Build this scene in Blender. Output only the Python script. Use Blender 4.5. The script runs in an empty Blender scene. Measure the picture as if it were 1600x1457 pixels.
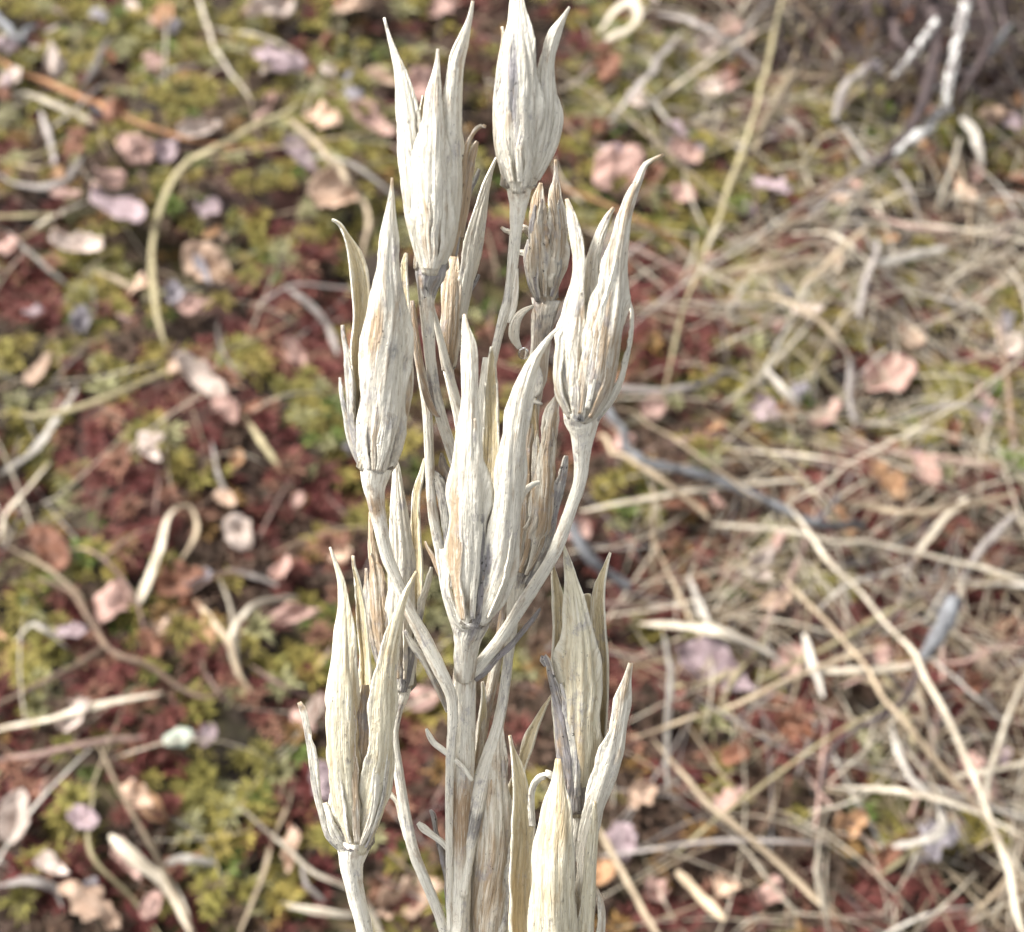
import bpy, math, random
import numpy as np

random.seed(11)
rng = np.random.default_rng(11)
S = bpy.context.scene
COL = S.collection

# ------------------------------------------------------------------ camera
W, H, FPX = 1600.0, 1457.0, 2400.0           # the photograph's frame and focal length in its pixels
PITCH = math.radians(50)
CAM = np.array([0.0, 0.0, 0.42])             # a phone held 42 cm above the bog
FWD = np.array([0.0, math.cos(PITCH), -math.sin(PITCH)])
RGT = np.array([1.0, 0.0, 0.0])
UPV = np.array([0.0, math.sin(PITCH), math.cos(PITCH)])
cam_data = bpy.data.cameras.new('camera')
cam = bpy.data.objects.new('camera', cam_data)
COL.objects.link(cam)
cam.location = CAM
cam.rotation_euler = (math.pi / 2 - PITCH, 0, 0)
cam_data.sensor_fit = 'HORIZONTAL'
cam_data.sensor_width = 36.0
cam_data.lens = 36.0 * FPX / W
cam_data.clip_start = 0.005
cam_data.clip_end = 300.0
cam_data.dof.use_dof = True
cam_data.dof.focus_distance = 0.163
cam_data.dof.aperture_fstop = 35.0
S.camera = cam

# ------------------------------------------------------------------ light: bright overcast
world = bpy.data.worlds.new('World')
S.world = world
world.use_nodes = True
wn = world.node_tree
wn.nodes.clear()
sky = wn.nodes.new('ShaderNodeTexSky')
sky.sky_type = 'NISHITA'
sky.sun_disc = False
sky.sun_elevation = math.radians(48)
sky.sun_rotation = math.radians(-68)
sky.dust_density = 4.0
hs = wn.nodes.new('ShaderNodeHueSaturation')
hs.inputs['Saturation'].default_value = 0.15   # cloud cover: a nearly white sky
bg = wn.nodes.new('ShaderNodeBackground')
bg.inputs['Strength'].default_value = 0.07
wo = wn.nodes.new('ShaderNodeOutputWorld')
wn.links.new(sky.outputs[0], hs.inputs['Color'])
wn.links.new(hs.outputs[0], bg.inputs['Color'])
wn.links.new(bg.outputs[0], wo.inputs['Surface'])
sun_data = bpy.data.lights.new('sun', 'SUN')
sun_data.energy = 1.5
sun_data.angle = math.radians(11)
sun_data.color = (1.0, 0.965, 0.91)
sun = bpy.data.objects.new('sun', sun_data)
COL.objects.link(sun)
SUN_EL, SUN_AZ = math.radians(48), math.radians(-68)      # azimuth from +y towards +x
sd = np.array([math.sin(SUN_AZ) * math.cos(SUN_EL), math.cos(SUN_AZ) * math.cos(SUN_EL), math.sin(SUN_EL)])
from mathutils import Vector
sun.rotation_euler = Vector(-sd).to_track_quat('-Z', 'Y').to_euler()
S.view_settings.view_transform = 'Standard'
S.view_settings.look = 'None'
S.view_settings.gamma = 1.0
S.view_settings.use_curve_mapping = False
S.view_settings.exposure = 2.3
S.cycles.max_bounces = 6
S.cycles.use_denoising = True

# ------------------------------------------------------------------ helpers
def ray(px, py):
    """direction through a pixel of the photograph, length 1 along the view axis"""
    return FWD + RGT * ((px - W / 2) / FPX) + UPV * ((H / 2 - py) / FPX)

def unit(v):
    v = np.asarray(v, float)
    return v / np.maximum(np.linalg.norm(v, axis=-1, keepdims=True), 1e-12)

def _hash(i, j, seed):
    n = (i * 374761393 + j * 668265263 + seed * 974634777) & 0xFFFFFFFF
    n = ((n ^ (n >> 13)) * 1274126177) & 0xFFFFFFFF
    return ((n ^ (n >> 16)) & 0xFFFFFF) / float(0xFFFFFF)

def vnoise(x, y, seed=0):
    x = np.asarray(x, float); y = np.asarray(y, float)
    i = np.floor(x).astype(np.int64); j = np.floor(y).astype(np.int64)
    fx = x - i; fy = y - j
    fx = fx * fx * (3 - 2 * fx); fy = fy * fy * (3 - 2 * fy)
    a = _hash(i, j, seed); b = _hash(i + 1, j, seed); c = _hash(i, j + 1, seed); d = _hash(i + 1, j + 1, seed)
    return (a * (1 - fx) + b * fx) * (1 - fy) + (c * (1 - fx) + d * fx) * fy

def height(x, y):
    """the uneven surface of the bog, metres"""
    h = 0.020 * (vnoise(x / 0.11, y / 0.11, 3) - 0.5)
    h = h + 0.018 * (vnoise(x / 0.042, y / 0.042, 5) - 0.5)
    h = h + 0.011 * (vnoise(x / 0.017, y / 0.017, 8) - 0.5)
    return h

def ground_at(px, py, lift=0.0):
    d = ray(px, py)
    z = 0.0
    for _ in range(8):
        t = (CAM[2] - z) / -d[2]
        p = CAM + d * t
        z = float(height(p[0], p[1])) + lift
    return p

def spline(P, n):
    """Catmull-Rom through the rows of P, resampled to n rows"""
    P = np.asarray(P, float)
    if len(P) == 2:
        P = np.array([P[0], (P[0] + P[1]) / 2, P[1]])
    seg = np.maximum(np.linalg.norm(np.diff(P[:, :2], axis=0), axis=1), 1e-9)
    t = np.concatenate([[0], np.cumsum(seg)])
    m = np.zeros_like(P)
    m[1:-1] = (P[2:] - P[:-2]) / (t[2:] - t[:-2])[:, None]
    m[0] = (P[1] - P[0]) / seg[0]; m[-1] = (P[-1] - P[-2]) / seg[-1]
    q = np.linspace(0, t[-1], n)
    k = np.clip(np.searchsorted(t, q, side='right') - 1, 0, len(seg) - 1)
    h = seg[k]; s = ((q - t[k]) / h)[:, None]; h = h[:, None]
    return ((2 * s**3 - 3 * s**2 + 1) * P[k] + (s**3 - 2 * s**2 + s) * h * m[k]
            + (-2 * s**3 + 3 * s**2) * P[k + 1] + (s**3 - s**2) * h * m[k + 1])

def grid_faces(nr, nc, closed=False):
    r = np.arange(nr - 1)[:, None]; c = np.arange(nc if closed else nc - 1)[None, :]
    c2 = (c + 1) % nc
    f = np.stack([r * nc + c, r * nc + c2, (r + 1) * nc + c2, (r + 1) * nc + c], -1)
    return f.reshape(-1, 4)

WORLD = {}                                     # object name -> world position of its origin

def make_mesh(name, verts, faces, uv=None, attrs=None, smooth=True, colors=None):
    me = bpy.data.meshes.new(name)
    verts = np.ascontiguousarray(verts, dtype=np.float32); faces = np.asarray(faces)
    nf, k = faces.shape
    me.vertices.add(len(verts)); me.vertices.foreach_set('co', verts.ravel())
    me.loops.add(nf * k); me.loops.foreach_set('vertex_index', faces.astype(np.int32).ravel())
    me.polygons.add(nf)
    me.polygons.foreach_set('loop_start', np.arange(0, nf * k, k, dtype=np.int32))
    me.polygons.foreach_set('loop_total', np.full(nf, k, dtype=np.int32))
    if smooth:
        me.polygons.foreach_set('use_smooth', np.ones(nf, dtype=bool))
    me.update(calc_edges=True)
    if uv is not None:
        l = me.uv_layers.new(name='UVMap')
        l.data.foreach_set('uv', np.ascontiguousarray(uv[faces.ravel()], dtype=np.float32).ravel())
    for an, av in (attrs or {}).items():
        a = me.attributes.new(an, 'FLOAT', 'POINT')
        a.data.foreach_set('value', np.ascontiguousarray(av, dtype=np.float32))
    if colors is not None:
        a = me.attributes.new('tint', 'FLOAT_COLOR', 'POINT')
        c4 = np.ones((len(verts), 4), np.float32); c4[:, :3] = colors
        a.data.foreach_set('color', c4.ravel())
    return me

def link(name, me, material, parent=None, origin=None):
    o = bpy.data.objects.new(name, me)
    if material is not None and not me.materials:
        me.materials.append(material)
    COL.objects.link(o)
    base = np.zeros(3) if parent is None else WORLD[parent.name]
    origin = np.zeros(3) if origin is None else np.asarray(origin, float)
    o.parent = parent
    o.location = origin - base
    WORLD[o.name] = origin
    return o

def part(name, verts, faces, material, parent=None, **kw):
    """one mesh object whose origin sits at its own base"""
    origin = np.asarray(verts).mean(axis=0)
    return link(name, make_mesh(name, verts - origin, faces, **kw), material, parent, origin)

def tag(o, label=None, cat=None, group=None, kind=None):
    if label: o['label'] = label
    if cat: o['category'] = cat
    if group: o['group'] = group
    if kind: o['kind'] = kind
    return o

def empty(name, loc):
    o = bpy.data.objects.new(name, None)
    COL.objects.link(o); o.location = loc; o.empty_display_size = 0.01
    WORLD[o.name] = np.asarray(loc, float)
    return o

def frames(P):
    T = np.gradient(P, axis=0); T = unit(T)
    n = np.cross(T[0], [0.31, 0.87, 0.4]); n = unit(n)
    N = np.zeros_like(P)
    for i in range(len(P)):
        n = n - T[i] * np.dot(n, T[i]); n = unit(n); N[i] = n
    return T, N, np.cross(T, N)

def tube_geo(P, r, sides=10, flat=1.0, up=None, rough=0.0, seed=0, ridges=0):
    """an elliptical, lengthwise ridged tube with closed ends: verts, faces, uv in mm"""
    P = np.asarray(P, float); n = len(P); r = np.broadcast_to(np.asarray(r, float), (n,))
    T, N, B = frames(P)
    if up is not None:
        B = unit(np.cross(T, np.broadcast_to(up, P.shape))); N = np.cross(B, T)
    a = np.linspace(0, 2 * math.pi, sides, endpoint=False)
    s = np.concatenate([[0], np.cumsum(np.linalg.norm(np.diff(P, axis=0), axis=1))])
    rr = r[:, None] * np.ones(sides)[None, :]
    if ridges:
        rr = rr * (1 + 0.07 * np.cos(a * ridges + seed)[None, :])
    if rough:
        rr = rr * (1 + rough * (vnoise(s[:, None] * 900 + seed * 7.1, np.cos(a)[None, :] * 1.3 + np.sin(a)[None, :] * 2.1 + seed, seed) - 0.5) * 2)
    V = P[:, None, :] + rr[:, :, None] * (np.cos(a)[None, :, None] * B[:, None, :] + flat * np.sin(a)[None, :, None] * N[:, None, :])
    V = V.reshape(-1, 3)
    uv = np.stack([(a / (2 * math.pi))[None, :] * (2 * math.pi * r.mean() * 1000) * np.ones((n, 1)), (s * 1000)[:, None] * np.ones((1, sides))], -1).reshape(-1, 2)
    F = grid_faces(n, sides, True)
    # close both ends with quads degenerate to the end points
    V = np.vstack([V, P[0], P[-1]]); uv = np.vstack([uv, uv[0], uv[-2]])
    i0, i1 = n * sides, n * sides + 1
    k = np.arange(0, sides, 2)
    c0 = np.stack([np.full_like(k, i0), (k + 2) % sides, (k + 1) % sides, k], -1)
    b = (n - 1) * sides
    c1 = np.stack([np.full_like(k, i1), b + k, b + (k + 1) % sides, b + (k + 2) % sides], -1)
    return V, np.vstack([F, c0, c1]), uv

# ------------------------------------------------------------------ materials
class NT:
    def __init__(self, name):
        self.m = bpy.data.materials.new(name); self.m.use_nodes = True
        self.t = self.m.node_tree; self.t.nodes.clear()
        self.out = self.t.nodes.new('ShaderNodeOutputMaterial')
    def set(self, sock, v):
        if isinstance(v, bpy.types.NodeSocket): self.t.links.new(v, sock)
        elif isinstance(v, (tuple, list)) and len(v) == 3 and sock.type == 'RGBA': sock.default_value = (*v, 1)
        else: sock.default_value = v
    def math(self, op, a, b=0.0, clamp=False):
        n = self.t.nodes.new('ShaderNodeMath'); n.operation = op; n.use_clamp = clamp
        self.set(n.inputs[0], a); self.set(n.inputs[1], b); return n.outputs[0]
    def mix(self, f, a, b, blend='MIX'):
        n = self.t.nodes.new('ShaderNodeMix'); n.data_type = 'RGBA'; n.blend_type = blend
        self.set(n.inputs[0], f); self.set(n.inputs[6], a); self.set(n.inputs[7], b); return n.outputs[2]
    def ramp(self, v, lo, hi):
        n = self.t.nodes.new('ShaderNodeMapRange'); n.interpolation_type = 'SMOOTHSTEP'
        self.set(n.inputs[0], v); n.inputs[1].default_value = lo; n.inputs[2].default_value = hi; return n.outputs[0]
    def attr(self, name, out='Fac'):
        n = self.t.nodes.new('ShaderNodeAttribute'); n.attribute_name = name; return n.outputs[out]
    def uv(self, scale=(1, 1, 1), random_shift=True):
        u = self.t.nodes.new('ShaderNodeUVMap'); u.uv_map = 'UVMap'
        m = self.t.nodes.new('ShaderNodeVectorMath'); m.operation = 'MULTIPLY'
        v = u.outputs[0]
        if random_shift:
            oi = self.t.nodes.new('ShaderNodeObjectInfo')
            a = self.t.nodes.new('ShaderNodeVectorMath'); a.operation = 'ADD'
            self.t.links.new(v, a.inputs[0]); self.t.links.new(self.math('MULTIPLY', oi.outputs['Random'], 313.0), a.inputs[1]); v = a.outputs[0]
        self.t.links.new(v, m.inputs[0]); m.inputs[1].default_value = scale; return m.outputs[0]
    def pos(self, scale):
        g = self.t.nodes.new('ShaderNodeNewGeometry')
        m = self.t.nodes.new('ShaderNodeVectorMath'); m.operation = 'SCALE'
        self.t.links.new(g.outputs['Position'], m.inputs[0]); m.inputs['Scale'].default_value = scale; return m.outputs[0]
    def noise(self, vec, scale=1.0, detail=3.0, rough=0.55):
        n = self.t.nodes.new('ShaderNodeTexNoise'); self.t.links.new(vec, n.inputs['Vector'])
        n.inputs['Scale'].default_value = scale; n.inputs['Detail'].default_value = detail; n.inputs['Roughness'].default_value = rough
        return n.outputs['Fac']
    def rand(self):
        return self.t.nodes.new('ShaderNodeObjectInfo').outputs['Random']
    def bump(self, h, dist, strength=1.0):
        n = self.t.nodes.new('ShaderNodeBump'); self.set(n.inputs['Height'], h)
        n.inputs['Distance'].default_value = dist; n.inputs['Strength'].default_value = strength; return n.outputs[0]
    def finish(self, col, rough=0.7, normal=None, transl=0.0, spec=0.35):
        b = self.t.nodes.new('ShaderNodeBsdfPrincipled')
        self.set(b.inputs['Base Color'], col); self.set(b.inputs['Roughness'], rough)
        b.inputs['Specular IOR Level'].default_value = spec
        if normal is not None: self.t.links.new(normal, b.inputs['Normal'])
        if transl:
            t = self.t.nodes.new('ShaderNodeBsdfTranslucent'); self.set(t.inputs['Color'], col)
            x = self.t.nodes.new('ShaderNodeMixShader'); x.inputs[0].default_value = transl
            self.t.links.new(b.outputs[0], x.inputs[1]); self.t.links.new(t.outputs[0], x.inputs[2])
            self.t.links.new(x.outputs[0], self.out.inputs[0])
        else:
            self.t.links.new(b.outputs[0], self.out.inputs[0])
        return self.m

def papery(name, cream, tan, grey, transl=0.18):
    t = NT(name)
    streak = t.noise(t.uv((2.4, 0.13, 1)), 1, 4, 0.62)
    fine = t.noise(t.uv((7.5, 0.32, 1)), 1, 3, 0.6)
    blotch = t.noise(t.uv((0.5, 0.17, 1)), 1, 3, 0.6)
    mott = t.noise(t.uv((1.6, 0.8, 1)), 1, 4, 0.65)
    b = t.attr('brown'); g = t.attr('grey'); rim = t.attr('rim')
    s = t.math('ADD', t.math('MULTIPLY', streak, 0.62), t.math('MULTIPLY', blotch, 0.38))
    fb = t.ramp(t.math('ADD', s, t.math('MULTIPLY', t.math('SUBTRACT', b, 0.45), 0.55)), 0.42, 0.66)
    c = t.mix(t.math('MULTIPLY', fb, 0.9), cream, tan)
    s2 = t.math('ADD', t.math('MULTIPLY', mott, 0.55), t.math('MULTIPLY', streak, 0.45))
    fg = t.ramp(t.math('ADD', s2, t.math('MULTIPLY', t.math('SUBTRACT', g, 0.45), 0.75)), 0.47, 0.74)
    c = t.mix(t.math('MULTIPLY', fg, 0.9), c, grey)
    c = t.mix(t.math('MULTIPLY', t.ramp(fine, 0.54, 0.69), 0.5), c, t.mix(0.4, tan, grey))
    c = t.mix(t.math('MULTIPLY', t.ramp(fine, 0.46, 0.34), 0.5), c, (0.84, 0.81, 0.72))
    patch = t.noise(t.uv((0.55, 0.28, 1)), 1, 5, 0.7)
    c = t.mix(t.math('MULTIPLY', t.ramp(t.math('ADD', patch, t.math('MULTIPLY', g, 0.12)), 0.56, 0.70), 0.6), c, (0.36, 0.335, 0.35))
    umber = t.noise(t.uv((0.8, 0.22, 1)), 1, 5, 0.7)
    c = t.mix(t.math('MULTIPLY', t.ramp(umber, 0.55, 0.68), 0.55), c, tan)
    dirt = t.noise(t.uv((3.2, 1.1, 1)), 1, 5, 0.7)
    c = t.mix(t.math('MULTIPLY', t.ramp(t.math('ADD', dirt, t.math('MULTIPLY', patch, 0.25)), 0.72, 0.83), 0.6), c, (0.10, 0.075, 0.055))
    c = t.mix(t.math('MULTIPLY', rim, 0.8), c, (0.86, 0.82, 0.70))
    wob = t.t.nodes.new('ShaderNodeVectorMath'); wob.operation = 'ADD'
    nz = t.t.nodes.new('ShaderNodeTexNoise'); t.t.links.new(t.uv((2.6, 2.6, 1)), nz.inputs['Vector']); nz.inputs['Scale'].default_value = 1.0
    t.t.links.new(t.uv((1.5, 0.95, 1)), wob.inputs[0]); t.t.links.new(nz.outputs['Color'], wob.inputs[1])
    v = t.t.nodes.new('ShaderNodeTexVoronoi'); t.t.links.new(wob.outputs[0], v.inputs['Vector']); v.inputs['Scale'].default_value = 1.0
    size = t.math('ADD', 0.02, t.math('MULTIPLY', t.ramp(t.math('ADD', mott, t.math('MULTIPLY', g, 0.2)), 0.48, 0.8), 0.22))
    spot = t.math('MULTIPLY', t.math('LESS_THAN', v.outputs['Distance'], size),
                  t.math('GREATER_THAN', t.math('ADD', blotch, t.math('MULTIPLY', g, 0.10)), 0.57))
    c = t.mix(t.math('MULTIPLY', spot, 0.85), c, (0.035, 0.028, 0.022))
    nb = t.bump(t.math('ADD', t.math('MULTIPLY', streak, 1.0), t.math('ADD', t.math('MULTIPLY', fine, 0.5), t.math('MULTIPLY', mott, 0.6))), 0.0006, 0.8)
    return t.finish(c, 0.6, nb, transl, 0.3)

M = {}
M['papery'] = papery('bleached_capsule_wall', (0.77, 0.73, 0.62), (0.43, 0.305, 0.185), (0.20, 0.195, 0.20))
M['yellowish'] = papery('yellowish_capsule_wall', (0.79, 0.73, 0.55), (0.54, 0.41, 0.23), (0.20, 0.19, 0.18), 0.25)
M['inside'] = papery('capsule_inside', (0.68, 0.58, 0.37), (0.44, 0.32, 0.17), (0.16, 0.14, 0.12), 0.1)
M['stem'] = papery('bleached_stem', (0.79, 0.75, 0.64), (0.36, 0.24, 0.14), (0.20, 0.19, 0.185), 0.0)

def simple(name, a, b, scale, rough=0.7, transl=0.0, spec=0.3, bump=0.0003, streaky=True, spread=0.3):
    """straw, bark or lichen: two colours and dark lines along the grain, a value of its own for each object"""
    t = NT(name)
    n1 = t.noise(t.uv((scale, scale * (0.05 if streaky else 1.0), 1)), 1, 4, 0.6)
    n2 = t.noise(t.uv((scale * 0.12, scale * 0.12, 1)), 1, 4, 0.65)
    c = t.mix(t.ramp(t.math('ADD', t.math('MULTIPLY', n1, 0.5), t.math('MULTIPLY', n2, 0.5)), 0.38, 0.62), a, b)
    dark = tuple(x * 0.35 for x in b)
    c = t.mix(t.math('MULTIPLY', t.ramp(n1, 0.54, 0.68), 0.75), c, dark)
    c = t.mix(t.math('MULTIPLY', t.ramp(n2, 0.60, 0.74), 0.7), c, (0.12, 0.10, 0.08))
    v = t.math('ADD', 1.0 - spread, t.math('MULTIPLY', t.rand(), 1.6 * spread))
    c = t.mix(1.0, c, v, 'MULTIPLY')
    return t.finish(c, rough, t.bump(n1, bump, 0.7), transl, spec)

M['straw'] = simple('straw_blade', (0.37, 0.295, 0.20), (0.22, 0.165, 0.11), 1.5)
M['cream_straw'] = simple('cream_blade', (0.55, 0.49, 0.39), (0.31, 0.255, 0.185), 1.5)
M['grey_straw'] = simple('grey_weathered_blade', (0.31, 0.275, 0.25), (0.17, 0.145, 0.13), 1.5)
M['olive_straw'] = simple('olive_blade', (0.34, 0.29, 0.17), (0.2, 0.165, 0.09), 1.5)
M['white_straw'] = simple('white_blade', (0.52, 0.48, 0.415), (0.29, 0.255, 0.22), 1.5)
M['pink_straw'] = simple('pinkish_stem', (0.36, 0.25, 0.205), (0.21, 0.13, 0.11), 1.5)
M['orange_straw'] = simple('orange_needle', (0.36, 0.185, 0.085), (0.22, 0.105, 0.05), 1.5)
M['brown_straw'] = simple('brown_blade', (0.2, 0.135, 0.09), (0.1, 0.065, 0.045), 1.5)
M['grey_bark'] = simple('grey_bark', (0.20, 0.205, 0.215), (0.075, 0.072, 0.075), 1.3, bump=0.0012)
M['dark_bark'] = simple('dark_bark', (0.085, 0.058, 0.055), (0.035, 0.025, 0.026), 1.2, bump=0.0006)
# ------------------------------------------------------------------ the bog surface
def ground_material():
    t = NT('peat')
    a = t.noise(t.pos(55), 1, 5, 0.65); b = t.noise(t.pos(14), 1, 3, 0.6); d = t.noise(t.pos(260), 1, 3, 0.6)
    c = t.mix(t.ramp(a, 0.35, 0.65), (0.010, 0.007, 0.006), (0.042, 0.029, 0.021))
    c = t.mix(t.math('MULTIPLY', t.ramp(b, 0.5, 0.65), 0.55), c, (0.115, 0.105, 0.030))
    c = t.mix(t.math('MULTIPLY', t.ramp(b, 0.5, 0.32), 0.5), c, (0.105, 0.036, 0.028))
    return t.finish(c, 0.85, t.bump(t.math('ADD', a, t.math('MULTIPLY', d, 0.6)), 0.004, 0.8), 0, 0.2)
M['peat'] = ground_material()
fine = np.linspace(-0.75, 0.75, 190)
far = 0.75 + np.geomspace(0.02, 60, 34)
gx = np.concatenate([-far[::-1], fine, far])
gy = np.concatenate([0.5 - far[::-1], 0.5 + fine, 0.5 + far]) 
X, Y = np.meshgrid(gx, gy)
gv = np.stack([X, Y, height(X, Y) - 0.004], -1).reshape(-1, 3)
guv = gv[:, :2] * 1000
tag(link('bog_ground', make_mesh('bog_ground', gv, grid_faces(len(gy), len(gx)), uv=guv), M['peat']),
    'dark peaty bog ground under the moss and litter', 'ground', kind='structure')

# moss: little star shaped heads, far too many to count
def moss_material(name):
    t = NT(name)
    c = t.attr('tint', 'Color')
    n = t.noise(t.pos(900), 1, 2, 0.5)
    c = t.mix(t.math('MULTIPLY', t.ramp(n, 0.35, 0.7), 0.35), c, (0.05, 0.04, 0.02))
    return t.finish(c, 0.7, None, 0.2, 0.25)
M['moss'] = moss_material('moss')

def patch_field(x, y, spots):
    f = np.zeros_like(x)
    for px, py, r in spots:
        c = ground_at(px, py); rr = r / FPX * np.linalg.norm(c - CAM)
        f = np.maximum(f, np.exp(-((x - c[0])**2 + ((y - c[1]) * 0.85)**2) / (rr * rr)))
    return f

GREEN = [(250, 60, 130), (120, 40, 110), (230, 150, 100), (330, 110, 90), (430, 300, 100), (420, 400, 80), (90, 160, 60), (520, 230, 90),
         (560, 330, 70), (150, 460, 70), (40, 530, 70), (190, 600, 60), (370, 560, 60), (480, 620, 70), (60, 650, 60), (250, 690, 60), (160, 840, 50),
         (510, 700, 70), (240, 940, 60), (40, 960, 60), (460, 1030, 60), (110, 1230, 70), (400, 1210, 90), (350, 1290, 80), (60, 1050, 60), (420, 1350, 60),
         (950, 40, 60), (1010, 150, 90), (1100, 130, 70), (1010, 260, 60), (1120, 220, 60), (1090, 340, 70), (1330, 180, 60),
         (1560, 210, 70), (990, 360, 50), (1240, 300, 50), (1120, 620, 50), (1480, 620, 70), (1580, 700, 60),
         (980, 780, 50), (1580, 480, 40), (1200, 470, 40), (540, 130, 60), (360, 20, 70), (510, 70, 50), (470, 1330, 60), (280, 300, 60), (20, 180, 50)]
RED = [(450, 520, 110), (300, 600, 70), (200, 800, 110), (140, 740, 80), (420, 470, 60), (330, 720, 80), (260, 640, 60), (230, 870, 80), (90, 1010, 90),
       (470, 1020, 60), (310, 1170, 90), (180, 1050, 60), (420, 1110, 80), (300, 1240, 60), (450, 1250, 70), (80, 1260, 50), (20, 800, 60), (530, 760, 60),
       (1010, 440, 90), (940, 690, 60), (1300, 790, 70), (1380, 830, 70), (1400, 930, 90), (1480, 900, 80), (1560, 1010, 90), (1500, 1080, 80),
       (1250, 1150, 70), (1180, 1120, 60), (1290, 1180, 50), (1450, 1430, 70), (1420, 1380, 50), (650, 1190, 60), (640, 1260, 50), (1060, 480, 60), (1180, 200, 40),
       (1100, 1230, 50), (990, 560, 60), (1120, 860, 40), (620, 1130, 50), (1030, 1430, 50), (60, 480, 60), (400, 850, 60), (490, 880, 60)]

def moss_heads(xs, ys, size, kind, blades):
    """every head is a rosette of tapering branchlets: (M, B, 5 verts)"""
    m = len(xs)
    z = height(xs, ys)
    phi = (np.arange(blades)[None, :] * 2.39996 + rng.uniform(0, 6.28, (m, 1)))
    ring = np.sqrt((np.arange(blades) + 0.5) / blades)[None, :]
    el = np.radians(78 - 70 * ring + rng.normal(0, 11, (m, blades)))
    L = size[:, None] * (0.40 + 0.55 * ring) * rng.uniform(0.7, 1.3, (m, blades))
    d = np.stack([np.cos(phi) * np.cos(el), np.sin(phi) * np.cos(el), np.sin(el)], -1)
    side = np.stack([-np.sin(phi), np.cos(phi), rng.normal(0, 0.35, (m, blades))], -1)
    base = np.stack([xs, ys, z + rng.uniform(-0.003, 0.003, m)], -1)[:, None, :] + d * [1, 1, 0] * (size[:, None, None] * 0.10)
    w = size[:, None] * 0.085 * rng.uniform(0.7, 1.4, (m, blades))
    mid = base + d * (L * 0.5)[..., None] + np.array([0, 0, 1]) * (L * 0.07)[..., None]
    tip = base + d * L[..., None] - np.array([0, 0, 1]) * (L * 0.16 * ring)[..., None]
    V = np.stack([base - side * (w * 0.5)[..., None], base + side * (w * 0.5)[..., None],
                  mid + side * w[..., None], mid - side * w[..., None], tip], 2)
    g = (rng.uniform(0, 1, (m, 1)) * 0.6 + rng.uniform(0, 1, (m, blades)) * 0.4)[..., None]
    yel = rng.uniform(0, 1, (m, 1, 1))
    if kind == 'green':
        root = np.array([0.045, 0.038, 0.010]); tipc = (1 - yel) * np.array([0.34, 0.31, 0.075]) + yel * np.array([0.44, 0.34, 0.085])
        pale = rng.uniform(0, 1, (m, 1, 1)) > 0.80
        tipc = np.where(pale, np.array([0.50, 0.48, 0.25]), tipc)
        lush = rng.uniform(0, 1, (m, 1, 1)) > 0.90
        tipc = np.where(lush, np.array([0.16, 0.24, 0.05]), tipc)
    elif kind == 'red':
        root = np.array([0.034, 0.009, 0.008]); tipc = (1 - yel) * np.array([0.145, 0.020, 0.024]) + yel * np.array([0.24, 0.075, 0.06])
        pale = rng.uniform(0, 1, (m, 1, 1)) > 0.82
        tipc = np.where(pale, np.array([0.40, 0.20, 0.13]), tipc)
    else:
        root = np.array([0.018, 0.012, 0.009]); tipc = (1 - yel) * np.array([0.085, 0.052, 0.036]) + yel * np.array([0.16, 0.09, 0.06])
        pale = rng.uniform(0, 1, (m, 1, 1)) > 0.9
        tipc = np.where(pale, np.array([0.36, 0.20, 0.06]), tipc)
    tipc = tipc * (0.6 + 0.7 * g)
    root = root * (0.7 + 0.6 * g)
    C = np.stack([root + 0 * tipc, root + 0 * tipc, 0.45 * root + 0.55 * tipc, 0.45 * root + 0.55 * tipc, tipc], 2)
    nb = m * blades
    o = (np.arange(nb) * 5)[:, None]
    T = np.concatenate([o + [0, 1, 2], o + [0, 2, 3], o + [3, 2, 4]], 0)
    return V.reshape(-1, 3), T, C.reshape(-1, 3)

step = 0.0056
mx, my = np.meshgrid(np.arange(-0.46, 0.50, step), np.arange(0.10, 1.00, step))
mx = (mx + rng.uniform(-0.55, 0.55, mx.shape) * step).ravel(); my = (my + rng.uniform(-0.55, 0.55, my.shape) * step).ravel()
gf = patch_field(mx, my, GREEN); rf = patch_field(mx, my, RED)
n1 = vnoise(mx / 0.016, my / 0.016, 21); n2 = vnoise(mx / 0.016 + 50, my / 0.016, 22); n3 = vnoise(mx / 0.05, my / 0.05, 23)
jit = rng.normal(0, 0.16, (2, len(mx)))
score = np.stack([gf * 0.72 + 0.75 * n1, rf * np.where(mx > 0.02, 0.80, 0.50) + 0.78 * n2, 0.40 + 0.35 * n3 + 0 * n1 + rng.normal(0, 0.05, n1.shape)], 0)
score[:2] += jit
which = score.argmax(0)
keep = vnoise(mx / 0.010, my / 0.010, 31) > 0.24          # dark gaps between the cushions
for k, (kind, nm, lab) in enumerate([('green', 'green_moss', 'yellow green moss cushions spreading over the bog'),
                                     ('red', 'red_moss', 'wine red bog moss cushions between the green ones'),
                                     ('brown', 'brown_moss', 'dull brown moss and rotting litter in the hollows')]):
    s = (which == k) & keep
    size = rng.uniform(0.0040, 0.0080, s.sum()) * (1.0 if kind != 'brown' else 0.9)
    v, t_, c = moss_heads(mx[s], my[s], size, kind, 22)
    tag(link(nm, make_mesh(nm, v, t_, colors=c, smooth=False), M['moss']), lab, 'moss', kind='stuff')
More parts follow.
